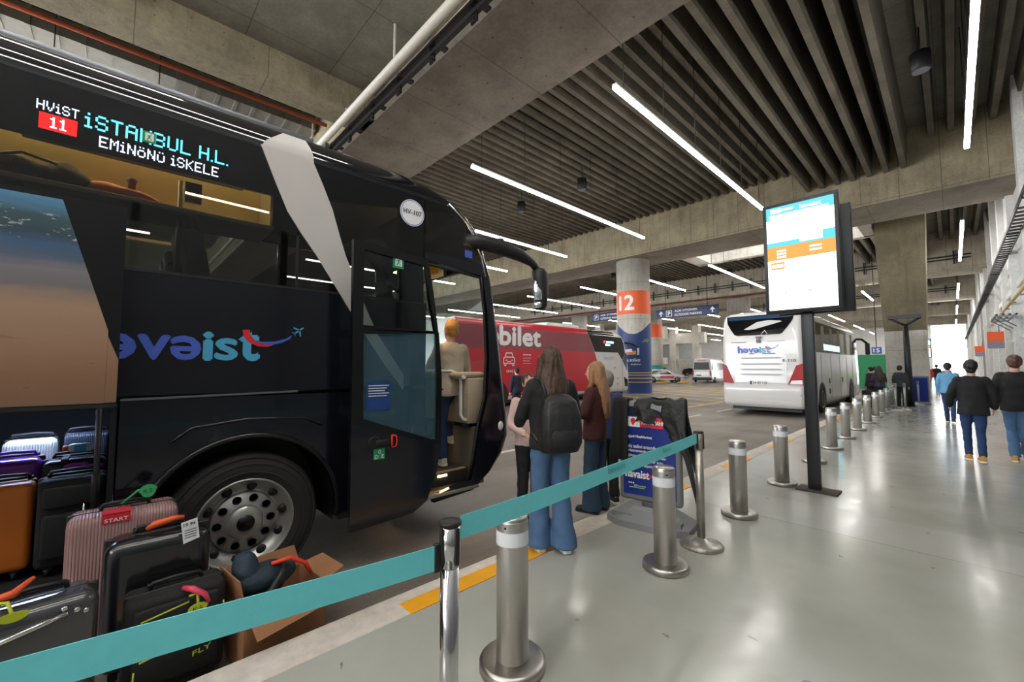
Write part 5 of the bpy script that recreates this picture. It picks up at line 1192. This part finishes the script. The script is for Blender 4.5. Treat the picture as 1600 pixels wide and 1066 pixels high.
m = MB(); m.box((0, 0, .03), (.5, .4, .06), bev=.015); obj('foot', m, GREYPLAS, b2)
m = MB(); m.box((0, 0, .62), (.55, .06, 1.1), bev=.02); obj('board_frame', m, GREYPLAS, b2)
m = MB(); m.bx(-.24, .24, -.036, -.031, .12, 1.1); obj('printed_panel', m, SIGNPANEL, b2)
for x, y, lb in ((-1.45, 20.0, 'far chrome belt stanchion before the standing group'), (-1.25, 20.6, 'far chrome belt stanchion close beside the forked post'), (-1.05, 24.2, 'far chrome belt stanchion by the small navy board')): stanchion((x, y, 0), lb, CHROME_D)

# ------------------------------------------------------------------ people
def melt(mb, vox, sm=2, mat=None):
    """fuse the shapes of a builder into one continuous surface"""
    me = bpy.data.meshes.new('m'); bmesh.ops.recalc_face_normals(mb.bm, faces=mb.bm.faces); mb.bm.to_mesh(me); mb.bm.free()
    o = bpy.data.objects.new('m', me); COL.objects.link(o)
    md = o.modifiers.new('r', 'REMESH'); md.mode = 'VOXEL'; md.voxel_size = vox; md.use_smooth_shade = True
    dg = bpy.context.evaluated_depsgraph_get(); dg.update()
    me2 = bpy.data.meshes.new_from_object(o.evaluated_get(dg)); bpy.data.objects.remove(o); bpy.data.meshes.remove(me)
    bm = bmesh.new(); bm.from_mesh(me2); bpy.data.meshes.remove(me2)
    for _ in range(sm): bmesh.ops.smooth_vert(bm, verts=bm.verts, factor=.5, use_axis_x=True, use_axis_y=True, use_axis_z=True)
    for f in bm.faces: f.smooth = True
    return bm
def cap(m, p0, r0, p1, r1, n=14):
    p0, p1 = Vector(p0), Vector(p1); m.tube([p0, p1], [r0, r1], n); m.ell(p0, (r0,)*3, n); m.ell(p1, (r1,)*3, n)
def chain(m, pts, rs):
    for i in range(len(pts)-1): cap(m, pts[i], rs[i], pts[i+1], rs[i+1])
def ovals(m, rows, n=24):
    """rows of (z, rx, ry, x, y)"""
    m.rings([[(x+rx*math.cos(a), y+ry*math.sin(a), z) for a in frange(0, 2*PI, n)[:-1]] for z, rx, ry, x, y in rows])
def folds(bm, amp, fx=9, fz=14, seed=0):
    for v in bm.verts:
        n = mnoise.noise(Vector((v.co.x*fx, v.co.y*fx, v.co.z*fz+seed))); v.co += v.normal*n*amp
def person(label, loc, rz, H, legs, arms, top, bottom, shoe, hair, cut='straight', hairstyle='long', coat=False, vox=.010, group=None, head_turn=0, hem=None, shoe_sole=True):
    t = thing('person', label, 'person', loc, rz, group); S = H/1.70
    V = lambda p: Vector(p)*S
    def hand(m, wr, el):
        d = (Vector(wr)-Vector(el)).normalized(); up = Vector((0, 0, 1)); sd = d.cross(up)
        if sd.length < .2: sd = Vector((1, 0, 0)) if abs(d.z) > .9 else sd
        sd.normalize(); nn = sd.cross(d); s0 = 1 if wr[0] >= 0 else -1
        wr = Vector(wr); pc = wr+d*.045; 
        if abs(d.z) > .7: sd = Vector((0, 1, 0)); nn = Vector((-s0, 0, 0))
        for q in (-.027, -.009, .009, .027): cap(m, V(wr+sd*q*.5), .016*S, V(pc+sd*q+d*.03), .0125*S, 8)
        for q, L in ((-.028, .052), (-.0095, .062), (.009, .066), (.027, .058)):
            a = pc+sd*q+d*.032; b = a+d*L*.55+nn*.006; c = b+d*L*.38+nn*.022
            cap(m, V(a), .0092*S, V(b), .0085*S, 8); cap(m, V(b), .0085*S, V(c), .0072*S, 8)
        a = wr+sd*.03+d*.02; b = a+sd*.022+d*.03+nn*.01; c = b+d*.028+nn*.012
        cap(m, V(a), .0125*S, V(b), .0098*S, 8); cap(m, V(b), .0098*S, V(c), .008*S, 8)
    m = MB(); hd = (0, .015, 1.575); Rt = Matrix.Rotation(head_turn, 3, 'Z')
    hp = lambda p: V(Vector((0, .0, 1.5)) + Rt @ (Vector(p)-Vector((0, 0, 1.5))))
    m.ell(hp((0, .0, 1.60)), (.074*S, .092*S, .098*S), 20); m.ell(hp((0, .035, 1.545)), (.056*S, .06*S, .075*S), 16); m.ell(hp((0, .055, 1.495)), (.03*S, .03*S, .024*S), 12)
    m.tube([hp((0, .088, 1.60)), hp((0, .112, 1.555)), hp((0, .092, 1.545))], [.009*S, .014*S, .008*S], 8)
    m.ell(hp((0, .088, 1.518)), (.022*S, .010*S, .009*S), 10)
    for s in (-1, 1): m.ell(hp((s*.076, -.005, 1.57)), (.012*S, .022*S, .034*S), 10); m.ell(hp((s*.03, .075, 1.615)), (.02*S, .012*S, .008*S), 8)
    cap(m, V((0, -.012, 1.38)), .056*S, V((0, 0, 1.53)), .05*S)
    ovals(m, [(z*S, a*S, b*S, 0, y*S) for z, a, b, y in ((.86, .13, .09, 0), (1.0, .125, .085, 0), (1.2, .145, .10, 0), (1.33, .16, .09, -.005), (1.40, .09, .07, -.01))])
    for s, (el, wr) in zip((-1, 1), arms):
        chain(m, [V((s*.165, -.01, 1.355)), V(el), V(wr)], [.044*S, .036*S, .026*S]); hand(m, wr, el)
    for s, (kn, an) in zip((-1, 1), legs):
        chain(m, [V((s*.085, 0, .90)), V(kn), V(an)], [.075*S, .048*S, .035*S]); m.ell(V((an[0], an[1]+.05, an[2]-.045)), (.036*S, .10*S, .03*S), 12)
    finish('body', melt(m, vox*S if vox < .011 else vox, 1), SKIN, t)
    for s in (-1, 1):
        m = MB(); m.ell(hp((s*.03, .083, 1.598)), (.013*S, .008*S, .008*S), 10); e = obj('eye', m, WHITEPL, t)
        m = MB(); m.ell(hp((s*.03, .0895, 1.598)), (.006*S, .003*S, .006*S), 8); obj('iris', m, INK, e)
    # trousers
    pr = {'flare': (.092, .082, .074, .086, .108), 'slim': (.088, .074, .058, .054, .05), 'straight': (.092, .082, .070, .066, .066), 'wide': (.098, .094, .09, .098, .11)}[cut]
    m = MB()
    ovals(m, [(z*S, a*S, b*S, 0, y*S) for z, a, b, y in ((.80, .165, .105, 0), (.88, .170, .118, -.008), (.96, .155, .108, -.004), (1.03, .14, .10, 0))])
    for s, (kn, an) in zip((-1, 1), legs):
        hip = Vector((s*.085, 0, .86)); kn = Vector(kn); an = Vector(an); end = an-Vector((0, 0, .045 if cut in ('flare', 'wide') else .0))
        pts = [hip, hip.lerp(kn, .5), kn, kn.lerp(end, .5), end]; rows = []
        for p, r in zip(pts, pr): rows.append((p.z*S, r*S, r*1.06*S, p.x*S, p.y*S))
        ovals(m, rows)
    bm = melt(m, .011*S, 2); folds(bm, .010*S, 7, 12, 3); finish('jeans' if bottom in (DENIM, DENIM_D, DENIM_N) else 'trousers', bm, bottom, t)
    # top
    m = MB(); hz = .84 if hem is None else hem; k = 1.1 if coat else 1.0
    ovals(m, [(z*S, a*k*S, b*k*S, 0, y*S) for z, a, b, y in ((hz, .178, .125, 0), (hz+.06, .18, .128, 0), (1.0, .165, .115, 0), (1.12, .17, .118, .0), (1.24, .182, .122, -.003), (1.33, .185, .108, -.01), (1.39, .135, .088, -.012), (1.435, .075, .07, -.01))])
    for s, (el, wr) in zip((-1, 1), arms):
        el, wr = Vector(el), Vector(wr)
        chain(m, [V((s*.155, -.01, 1.355)), V(Vector((s*.17, -.01, 1.34)).lerp(el, .5)), V(el), V(el.lerp(wr, .5)), V(el.lerp(wr, .93))], [.068*k*S, .062*k*S, .056*k*S, .05*k*S, .045*k*S])
    bm = melt(m, .012*S, 2); folds(bm, .014*S, 8, 8, 1)
    finish('jacket' if coat else 'sweater', bm, top, t)
    # shoes
    for (kn, an) in legs:
        x, y, z = an; z0 = z-.078
        m = MB(); m.rings([[((x+a*w)*S, (y+yy)*S, (z0+.022+zz*h)*S) for a, zz in ((-1, 0), (-1, .45), (-.75, .85), (-.3, 1), (.3, 1), (.75, .85), (1, .45), (1, 0))] for yy, w, h in ((-.075, .026, .05), (-.06, .036, .078), (-.02, .04, .09), (.03, .042, .085), (.08, .046, .062), (.13, .047, .05), (.17, .038, .04), (.188, .018, .024))]); sh = obj('shoe', m, shoe, t)
        m = MB(); m.rings([[((x+a*w*1.06)*S, (y+yy*1.02)*S, (z0+q)*S) for a, q in ((-1, 0), (-1, .026), (1, .026), (1, 0))] for yy, w in ((-.082, .022), (-.07, .036), (-.02, .04), (.03, .042), (.08, .046), (.13, .047), (.172, .038), (.192, .016))], smooth=False); obj('sole', m, SOLE if shoe_sole else SHOEK, sh)
    # hair
    m = MB()
    m.ell(hp((0, -.022, 1.615)), (.088*S, .098*S, .102*S), 20)
    if hairstyle == 'long':
        P0 = hp((0, -.05, 1.58)); m.ell(hp((0, -.055, 1.55)), (.092*S, .075*S, .12*S), 16)
        ovals(m, [(z*S, a*S, b*S, 0, y*S) for z, a, b, y in ((1.06, .05, .025, -.14), (1.12, .088, .035, -.145), (1.25, .115, .045, -.135), (1.40, .118, .055, -.10), (1.52, .10, .07, -.06), (1.60, .085, .08, -.04))])
        for s in (-1, 1): chain(m, [hp((s*.078, .01, 1.60)), V((s*.095, .0, 1.46)), V((s*.10, .05, 1.32)), V((s*.095, .085, 1.2))], [.03*S, .036*S, .032*S, .018*S])
    elif hairstyle == 'bun':
        m.ell(hp((0, -.10, 1.60)), (.05*S, .045*S, .05*S), 14); m.ell(hp((0, -.05, 1.54)), (.07*S, .06*S, .06*S), 14)
    else:
        m.ell(hp((0, -.05, 1.565)), (.078*S, .06*S, .07*S), 14)
    bm = melt(m, .009*S, 2); folds(bm, .010*S, 40, 4, 5)
    finish('hair', bm, hair, t); return t
def stand(sp=.09, y=0, z=.08): return [((-sp, .02+y, .48), (-sp-.01, 0+y, z)), ((sp, .02-y, .48), (sp+.01, -y, z))]
def stride(a=.16): return [((-.075, .10, .48), (-.06, a, .085)), ((.075, .02, .48), (.06, -a, .10))]
ARM_DOWN = [((-.225, -.03, 1.10), (-.225, .05, .86)), ((.225, -.03, 1.10), (.225, .05, .86))]
ARM_FWD = [((-.23, .02, 1.10), (-.16, .26, 1.06)), ((.23, .02, 1.10), (.14, .25, 1.02))]
ARM_PHONE = [((-.23, .05, 1.12), (-.12, .27, 1.20)), ((.23, .02, 1.10), (.12, .25, 1.06))]
pa = person('woman with long brown hair in black jacket and wide blue jeans on the kerb', (-2.43, 2.77, 0), R(62), 1.72, [((-.09, .03, .48), (-.10, .03, .085)), ((.08, -.01, .48), (.095, -.06, .085))], [((-.245, .04, 1.13), (-.20, .27, 1.03)), ((.235, .03, 1.12), (.16, .25, 1.0))], JACKET, DENIM, SHOEW, HAIRB, 'flare', 'long', True)
pb = person('woman with light brown hair in maroon jacket and dark flared jeans on the kerb edge', (-2.72, 3.84, 0), R(105), 1.60, stand(.085, .02), ARM_PHONE, MAROON, DENIM_D, SHOEK, HAIRL, 'flare', 'long', True, hem=.82, shoe_sole=False)
person('grey haired person in blue jacket behind the woman in maroon', (-3.05, 4.55, -.15), R(60), 1.64, stand(.085), ARM_FWD, mk('blue_jacket', (44, 50, 92), .8, 0, .2, 14, bump=.2), JACKET, SHOEK, mk('grey_hair', (120, 116, 112), .5, 0, .2, 30, bump=.4), 'straight', 'short', True, vox=.012)
person('person in pale pink sweater and black trousers facing the woman with the backpack', (-3.40, 3.50, -.15), R(-118), 1.62, stand(.08), ARM_FWD, PINKC, JACKET, SHOEK, HAIRB, 'straight', 'short', False, vox=.012, shoe_sole=False)
person('person in navy jacket out on the road by the red coach', (-10.3, 10.0, -.15), R(80), 1.68, stand(.09), ARM_DOWN, mk('navy_jacket', (24, 28, 48), .8, 0, .2, 14), JACKET, SHOEK, HAIRK, 'straight', 'short', True, vox=.016)
person('passenger in grey beige sweatshirt and blue jeans climbing the coach steps', (-4.13, 2.91, .405), R(78), 1.70, [((-.085, .06, .50), (-.09, .0, .085)), ((.09, .19, .58), (.09, .17, .30))], [((-.24, .08, 1.12), (-.20, .34, 1.12)), ((.24, .06, 1.10), (.22, .30, 1.02))], SWEAT, DENIM_N, SHOEW, HAIRG, 'straight', 'short', False, hem=.80, head_turn=R(12))
# charcoal hem and panel of the sweatshirt
person('woman in black jacket, navy jeans and tan shoes walking away along the platform', (.19, 10.3, 0), R(6), 1.66, stride(.14), [((-.26, -.02, 1.12), (-.26, .13, .92)), ((.25, -.02, 1.12), (.25, .06, .90))], JACKET, DENIM_N, SHOEY, HAIRK, 'slim', 'bun', True, vox=.014, hem=.78)
person('man in black jacket, pale jeans and tan shoes walking at the platform wall side', (.70, 10.85, 0), R(-4), 1.74, stride(-.12), [((-.26, -.02, 1.12), (-.25, .05, .88)), ((.26, -.02, 1.12), (.26, .05, .88))], JACKET, DENIM, SHOEY, mk('auburn_hair', (84, 52, 44), .5, 0, .2, 30), 'straight', 'short', True, vox=.014, hem=.80)
person('person in light blue top walking just beyond the couple', (-.12, 17.0, 0), R(0), 1.66, stride(.12), ARM_DOWN, mk('light_blue_cloth', (96, 150, 190), .8), DENIM_N, SHOEK, HAIRK, 'slim', 'short', False, vox=.016)
person('person in plum jacket standing among the far bollards by the black suitcase', (-1.98, 21.2, 0), R(30), 1.58, stand(), ARM_FWD, mk('plum_cloth', (58, 50, 70), .85), JACKET, SHOEK, HAIRB, 'straight', 'long', True, vox=.016)
person('person in dark brown coat standing on the road side of the plum jacket', (-2.35, 22.4, 0), R(60), 1.55, stand(), ARM_DOWN, mk('brown_coat', (66, 48, 44), .85), JACKET, SHOEK, HAIRK, 'straight', 'short', True, vox=.016)
person('person in charcoal jacket standing close to the forked post', (-1.42, 21.9, 0), R(-20), 1.60, stand(), ARM_DOWN, mk('charcoal_cloth', (50, 50, 56), .85), JACKET, SHOEK, HAIRK, 'straight', 'short', True, vox=.016)
person('person in bright green jacket standing behind the waiting group', (-2.95, 29.6, -.15), R(10), 1.72, stand(), ARM_DOWN, mk('green_cloth', (106, 168, 74), .8), JACKET, SHOEK, HAIRK, 'straight', 'short', True, vox=.018)
person('distant person in red jacket below the far lit screens', (-1.2, 40.0, 0), R(5), 1.66, stride(.1), ARM_DOWN, mk('red_cloth', (190, 50, 44), .8), JACKET, SHOEK, HAIRK, 'slim', 'short', True, vox=.02)
person('distant person in dark coat beside the red jacket', (-.85, 43.0, 0), R(0), 1.72, stride(.1), ARM_DOWN, JACKET, DENIM_N, SHOEK, HAIRK, 'slim', 'short', True, vox=.02)
person('distant person in grey coat far down the walkway', (-.3, 38.0, 0), R(0), 1.6, stride(.1), ARM_DOWN, mk('grey_coat', (110, 110, 118), .8), JACKET, SHOEK, HAIRK, 'slim', 'short', True, vox=.02)
# backpack worn by the woman in front
bp = thing('backpack', 'round black backpack on the back of the woman in blue jeans', 'backpack', (-2.43, 2.77, 0), R(62))
m = MB(); m.rings([[(a*w, -.155-dd*(.5-.5*b)-0, z) for a, b in ((-1, 1), (-1, -.2), (-.8, -.8), (-.35, -1), (.35, -1), (.8, -.8), (1, -.2), (1, 1))] for z, w, dd in ((.84, .10, .06), (.86, .155, .13), (.93, .175, .18), (1.05, .178, .19), (1.17, .165, .175), (1.27, .14, .14), (1.32, .09, .08), (1.335, .03, .03))]); bpm = melt(m, .010, 3); finish('pack_body', bpm, JACKET_S, bp)
m = MB(); m.rings([[(a*w, -.30-dd*(.5-.5*b), z) for a, b in ((-1, 1), (-.8, -.8), (0, -1), (.8, -.8), (1, 1))] for z, w, dd in ((.88, .11, .03), (.93, .135, .06), (1.02, .13, .065), (1.07, .10, .03))]); obj('pocket', m, JACKET, bp)
for s in (-1, 1): m = MB(); m.tube([(s*.09, -.17, 1.26), (s*.11, -.10, 1.43), (s*.12, .03, 1.46), (s*.13, .125, 1.36), (s*.145, .13, 1.15), (s*.17, -.02, .98), (s*.15, -.17, .92)], .018, 8); obj('shoulder_strap', m, JACKET_S, bp)

# ------------------------------------------------------------------ luggage
def ribbed(name, col, per=.028, axis=0, rough=.4):
    m, nt, b = nodes(name); L = nt.links; tc = nt.nodes.new('ShaderNodeTexCoord'); sx = nt.nodes.new('ShaderNodeSeparateXYZ'); L.new(tc.outputs['Object'], sx.inputs[0])
    s = math_n(nt, 'SINE', math_n(nt, 'MULTIPLY', sx.outputs[axis], 2*PI/per)); s = math_n(nt, 'POWER', math_n(nt, 'ABSOLUTE', s), .6)
    bp_ = nt.nodes.new('ShaderNodeBump'); bp_.inputs['Strength'].default_value = .8; bp_.inputs['Distance'].default_value = .006
    L.new(s, bp_.inputs['Height']); L.new(bp_.outputs[0], b.inputs['Normal'])
    L.new(mixc(nt, noise_n(nt, tc.outputs['Object'], 5), tuple(c*.92 for c in rgb(*col)[:3])+(1,), rgb(*col)), b.inputs['Base Color']); b.inputs['Roughness'].default_value = rough
    MATS[name] = m; return m
def suitcase(label, loc, rz, w, d, h, mat, bev=.045, tilt=0, ribs=True, handle=BLACKPL, cat='suitcase', hard=True, wheels=True, lock=False, group=None):
    """stands on its wheels; local x = width, y = depth (front = -y)"""
    t = thing('suitcase', label, cat, loc, rz, group); t.rotation_euler = (tilt, 0, rz); b = .055 if wheels else 0
    m = MB(); m.box((0, 0, b+(h-b)/2), (w, d, h-b), bev=bev, seg=5); bd_ = obj('shell', m, mat, t)
    m = MB(); m.box((0, 0, b+(h-b)/2), (w+.006, .022, h-b+.006), bev=.01, seg=3); obj('zip_band', m, BLACKPL, t)
    m = MB(); m.tube([(-.11, .02, h-.005), (-.10, .02, h+.03), (0, .02, h+.036), (.10, .02, h+.03), (.11, .02, h-.005)], .011, 8); obj('handle', m, handle, t)
    m = MB(); m.bx(-.12, .12, d*.22, d*.36, h-.004, h+.014, bev=.005); obj('trolley_handle', m, BLACKPL, t)
    if not hard:
        m = MB(); m.box((0, -d/2-.012, b+(h-b)*.36), (w*.84, .05, (h-b)*.5), bev=.02, seg=3); obj('front_pocket', m, mat, t)
        m = MB(); m.box((0, -d/2-.008, b+(h-b)*.8), (w*.84, .035, (h-b)*.24), bev=.015, seg=3); obj('front_pocket', m, mat, t)
    if wheels:
        for sx in (-1, 1):
            for sy in (-1, 1):
                m = MB(); m.lathe([(-.012, .0), (-.012, .026), (.012, .026), (.012, 0)], c=(sx*(w/2-.06), sy*(d/2-.045), .026), axis='x', n=16); m.bx(sx*(w/2-.06)-.02, sx*(w/2-.06)+.02, sy*(d/2-.045)-.02, sy*(d/2-.045)+.02, .035, .075); obj('wheel', m, BLACKPL, t)
    return t
def lug_tag(par, p, mat, q=None, name='luggage_tag', txt=None, w=.05, h=.07, rot=0):
    m = MB(); pts = [(p[0]+w*math.cos(a)*(1 if math.sin(a) > 0 else .8), p[1], p[2]+h*math.sin(a)) for a in frange(0, 2*PI, 18)[:-1]]
    m.prism(pts, (0, -1, 0), .003); o = obj(name, m, mat, par)
    if rot: pass
    if q: m = MB(); m.tube([q, ((p[0]+q[0])/2+.015, (p[1]+q[1])/2, max(p[2], q[2])+.01), p], .007, 6); obj('tag_strap', m, mat, o)
    if txt: m = MB(); put_text(m, txt, (p[0]-w*.5, p[1]-.004, p[2]-.01), (1, 0, 0), (0, 0, 1), width=w*.9); obj('tag_writing', m, INK, o)
    return o
PINK = ribbed('rose_shell', (166, 128, 126)); BLKSH = mk('glossy_black_shell', (24, 24, 28), .22, 0, .1, 6, coat=.4)
SOFTK = mk('black_nylon', (24, 24, 26), .8, 0, .15, 30, bump=.3, bscale=150); LIME = mk('lime_tag', (176, 190, 30), .5); ORTAG = mk('orange_tag', (216, 84, 32), .5); GRTAG = mk('green_tag', (60, 168, 104), .5)
RZ = R(90)                        # fronts towards the platform (+x)
sc = suitcase('large rose ribbed suitcase standing between the hold and the front wheel', (-3.52, .09, -.15), RZ, .49, .27, .845, PINK)
lug_tag(sc, (.10, -.03, .93), GRTAG, (-.02, -.0, .87), w=.045, h=.04, txt='K.5')
m = MB(); m.bx(-.10, .02, -.140, -.137, .80, .853); m.bx(-.10, .02, -.14, -.02, .85, .853); k = obj('luggage_tag', m, REDTXT, sc)
m = MB(); put_text(m, 'START', (-.09, -.1415, .808), (1, 0, 0), (0, 0, 1), width=.10, height=.02, bold=.02); obj('tag_writing', m, WHITETXT, k)
sc = suitcase('glossy black hard suitcase in front of the rose suitcase', (-3.24, .24, -.15), RZ, .47, .25, .75, BLKSH, bev=.07)
m = MB(); m.tube([(-.06, -.02, .775), (-.03, -.05, .80), (.06, -.07, .82), (.10, -.07, .815)], [.012, .02, .016, .012], 8); obj('handle_wrap', m, ORTAG, sc)
m = MB(); m.prism([(.08, -.131, .80), (.155, -.131, .815), (.17, -.134, .70), (.095, -.136, .68)], (0, -1, 0), .002); k = obj('paper_tag', m, WHITETXT, sc)
m = MB(); put_text(m, '19 94', (.092, -.138, .775), (1, .0, .12), (0, 0, 1), width=.055, height=.018, bold=.03)
for q in range(4): m.quad((.098, -.1385, .75-q*.014), (.155, -.1385, .757-q*.014), (.155, -.1385, .761-q*.014), (.098, -.1385, .754-q*.014))
obj('tag_writing', m, INK, k)
sc = suitcase('black soft suitcase with lime piping in front of the glossy black one', (-2.965, .30, -.15), RZ, .42, .22, .52, SOFTK, bev=.035, hard=False)
m = MB()
for a, b in (((-.15, -.178, .26), (.17, -.178, .32)), ((-.15, -.158, .44), (.04, -.158, .475))): m.tube([a, b], .004, 6)
obj('lime_piping', m, LIME, sc)
m = MB(); m.tube([(-.17, -.168, .16), (-.168, -.168, .22)], .004, 6); m.tube([(.19, -.16, .38), (.19, -.16, .43)], .004, 6); obj('zip_pull', m, LIME, sc)
m = MB(); put_text(m, 'FLY', (.06, -.178, .20), (1, 0, .2), (0, 0, 1), width=.08, height=.025, bold=.02); obj('case_lettering', m, LIME, sc)
lug_tag(sc, (.075, -.19, .44), LIME, (.04, -.15, .50), w=.045, h=.03, txt='K.5')
m = MB(); m.tube([(.02, -.10, .53), (.05, -.17, .54), (.10, -.19, .505), (.12, -.195, .46)], [.012, .016, .013, .008], 8); obj('handle_ribbon', m, mk('pink_ribbon', (206, 60, 84), .5), sc)
sc = suitcase('dark grey shell suitcase at the kerb below the luggage flap', (-2.90, -.22, -.15), R(98), .42, .25, .66, mk('smoky_shell', (62, 62, 64), .18, .0, .2, 8, coat=.6), bev=.06)
m = MB(); m.tube([(-.12, -.137, .56), (.10, -.137, .60)], .012, 8); obj('chrome_handle', m, CHROME, sc)
for p in ((.09, .62), (.13, .60), (.16, .585)): m = MB(); m.ell((p[0], -.13, p[1]-.0), (.012, .008, .012), 10); obj('chrome_stud', m, CHROME, sc)
m = MB(); m.tube([(-.16, -.02, .70), (-.06, -.05, .72), (.0, -.02, .76)], [.014, .018, .008], 8); obj('handle_ribbon', m, ORTAG, sc)
lug_tag(sc, (-.06, -.14, .655), LIME, (-.12, -.02, .69), w=.05, h=.02)
# in the hold
suitcase('orange suitcase standing at the front edge of the open hold', (-4.03, -.46, .272), RZ, .28, .24, .57, mk('orange_shell', (206, 112, 30), .45, 0, .1, 6), bev=.035)
sc = suitcase('tall black soft suitcase at the front edge of the open hold', (-3.95, -.155, .272), R(92), .30, .22, .58, SOFTK, bev=.03, hard=False)
m = MB(); m.tube([(.05, -.13, .42), (.055, -.14, .36), (.05, -.135, .32)], .008, 6); m.ell((.11, -.135, .38), (.01, .008, .014), 8); obj('zip_pull', m, CHROME, sc)
suitcase('purple suitcase behind the orange one in the hold', (-4.38, -.47, .272), RZ, .30, .24, .665, mk('purple_shell', (112, 40, 168), .25, 0, .1, 6, coat=.4), bev=.05, handle=MATS['purple_shell'])
sc = suitcase('black suitcase with chrome buckle strap behind the tall black one', (-4.32, -.165, .272), RZ, .31, .24, .64, mk('charcoal_shell', (44, 46, 52), .35, 0, .1, 6), bev=.04)
m = MB(); m.box((-.05, 0, .36), (.035, .25, .58)); obj('luggage_strap', m, BLACKPL, sc)
m = MB(); m.box((-.05, -.13, .56), (.04, .02, .05), bev=.004); obj('buckle', m, CHROME, sc)
MAG = mk('magenta_ribbon', (188, 60, 206), .5)
m = MB(); m.ell((.0, -.135, .60), (.055, .006, .022), 12); m.ell((.10, -.135, .585), (.05, .006, .02), 12); m.ell((.05, -.135, .60), (.018, .012, .02), 10); obj('ribbon_bow', m, MAG, sc)
suitcase('white ribbed suitcase at the back of the hold', (-4.80, -.42, .272), RZ, .27, .24, .74, ribbed('white_shell', (206, 206, 196)), bev=.04)
suitcase('dark ribbed suitcase at the back of the hold beside the white one', (-4.80, -.125, .272), RZ, .25, .24, .76, ribbed('slate_shell', (58, 66, 78), .02), bev=.03)
bt = thing('water_bottle', 'small clear water bottle with orange cap lying on the strapped black suitcase', 'bottle', (-4.28, -.2, .983), R(80))
m = MB(); m.lathe([(0, .025), (.01, .03), (.11, .03), (.14, .014), (.155, .013)], axis='x', n=20); obj('bottle_body', m, mk('clear_plastic', (190, 210, 226), .1), bt)
m = MB(); m.lathe([(-.03, .0), (-.03, .02), (-.0, .02)], axis='x', n=16); obj('cap', m, ORANGE, bt)
m = MB(); m.lathe([(.03, .0305), (.09, .0305)], axis='x', n=20, cap=False); obj('bottle_label', m, CYAN, bt)
# cardboard box with a bag stuffed in it, by the front wheel
cb = thing('cardboard_box', 'open brown cardboard box with raised flaps in front of the coach wheel', 'box', (-2.97, .79, -.15), R(8))
m = MB(); W, D, Hh, th = .36, .46, .34, .008
for x in (-W/2, W/2): m.bx(x-th/2, x+th/2, -D/2, D/2, 0, Hh)
for y in (-D/2, D/2): m.bx(-W/2, W/2, y-th/2, y+th/2, 0, Hh)
m.bx(-W/2, W/2, -D/2, D/2, 0, th); obj('carton', m, CARD, cb)
for pts, nn in (([(W/2, -D/2, Hh), (W/2, D/2-.05, Hh), (W/2+.10, D/2-.1, Hh-.10), (W/2+.12, -D/2+.02, Hh-.12)], (1, 0, 1)), ([(-W/2, D/2, Hh), (W/2, D/2, Hh), (W/2-.03, D/2+.14, Hh+.03), (-W/2+.03, D/2+.15, Hh+.03)], (0, -1, 1)), ([(-W/2, -D/2, Hh), (W/2, -D/2, Hh), (W/2-.02, -D/2-.03, Hh+.17), (-W/2+.02, -D/2-.03, Hh+.17)], (0, 1, 0)), ([(-W/2, -D/2, Hh), (-W/2, D/2, Hh), (-W/2-.05, D/2-.02, Hh+.12), (-W/2-.05, -D/2+.02, Hh+.12)], (1, 0, 0))):
    m = MB(); m.prism(pts, nn, .006); obj('flap', m, CARD, cb)
bg_ = thing('bag', 'dark teal bag with orange edge stuffed in the cardboard box', 'bag', (-2.98, .73, .20), R(20))
m = MB(); m.ell((0, -.02, .05), (.12, .15, .10), 16); m.ell((-.03, -.10, .15), (.08, .07, .09), 14); m.ell((.04, .10, .06), (.07, .08, .06), 14); bm = melt(m, .012, 2); folds(bm, .03, 9, 9, 2); finish('bag_body', bm, mk('teal_nylon', (26, 44, 58), .7, 0, .2, 20, bump=.3), bg_)
m = MB(); m.tube([(.06, .0, .15), (.10, .10, .155), (.12, .19, .09), (.14, .22, .02)], [.012, .014, .014, .01], 8); obj('orange_edge', m, mk('orange_red_strip', (226, 62, 34), .5), bg_)
m = MB(); m.tube([(.10, -.20, -.08), (.16, -.10, .0), (.15, .0, .10), (.10, .06, .14)], [.014, .024, .02, .012], 8); obj('carry_strap', m, BLACKPL, bg_)
m = MB(); m.box((.165, -.08, .03), (.012, .05, .02), rz=R(10), bev=.003); obj('strap_badge', m, WHITETXT, bg_)
# bags on the overhead rack of the coach
rb = thing('bag', 'black crumpled bag on the overhead rack inside the coach', 'bag', (-4.02, -.42, 2.722))
m = MB(); m.ell((0, -.08, .08), (.12, .16, .08), 16); m.ell((0, .13, .09), (.11, .12, .09), 16); bm = melt(m, .014, 2); folds(bm, .03, 9, 9, 4); finish('bag_body', bm, SOFTK, rb)
m = MB(); m.tube([(.08, -.2, .1), (.1, -.05, .16), (.08, .1, .14)], .01, 6); obj('carry_strap', m, BLACKPL, rb)
rb = thing('bag', 'orange bag lying on the overhead rack inside the coach', 'bag', (-4.02, .0, 2.722))
m = MB(); m.ell((0, 0, .05), (.11, .2, .055), 18); m.ell((0, -.08, .07), (.09, .1, .05), 14); bm = melt(m, .014, 3); folds(bm, .012, 9, 9, 6); finish('bag_body', bm, mk('orange_nylon', (196, 92, 52), .6, 0, .15, 12), rb)
m = MB(); m.lathe([(0, .02), (.05, .022), (.06, .028), (.08, .028)], c=(.03, .04, .09), n=14); obj('bag_knob', m, mk('brown_knob', (120, 66, 44), .5), rb)
sc = suitcase('black suitcase standing beside the far waiting group', (-2.25, 20.9, 0), R(20), .42, .26, .66, SOFTK, hard=False)
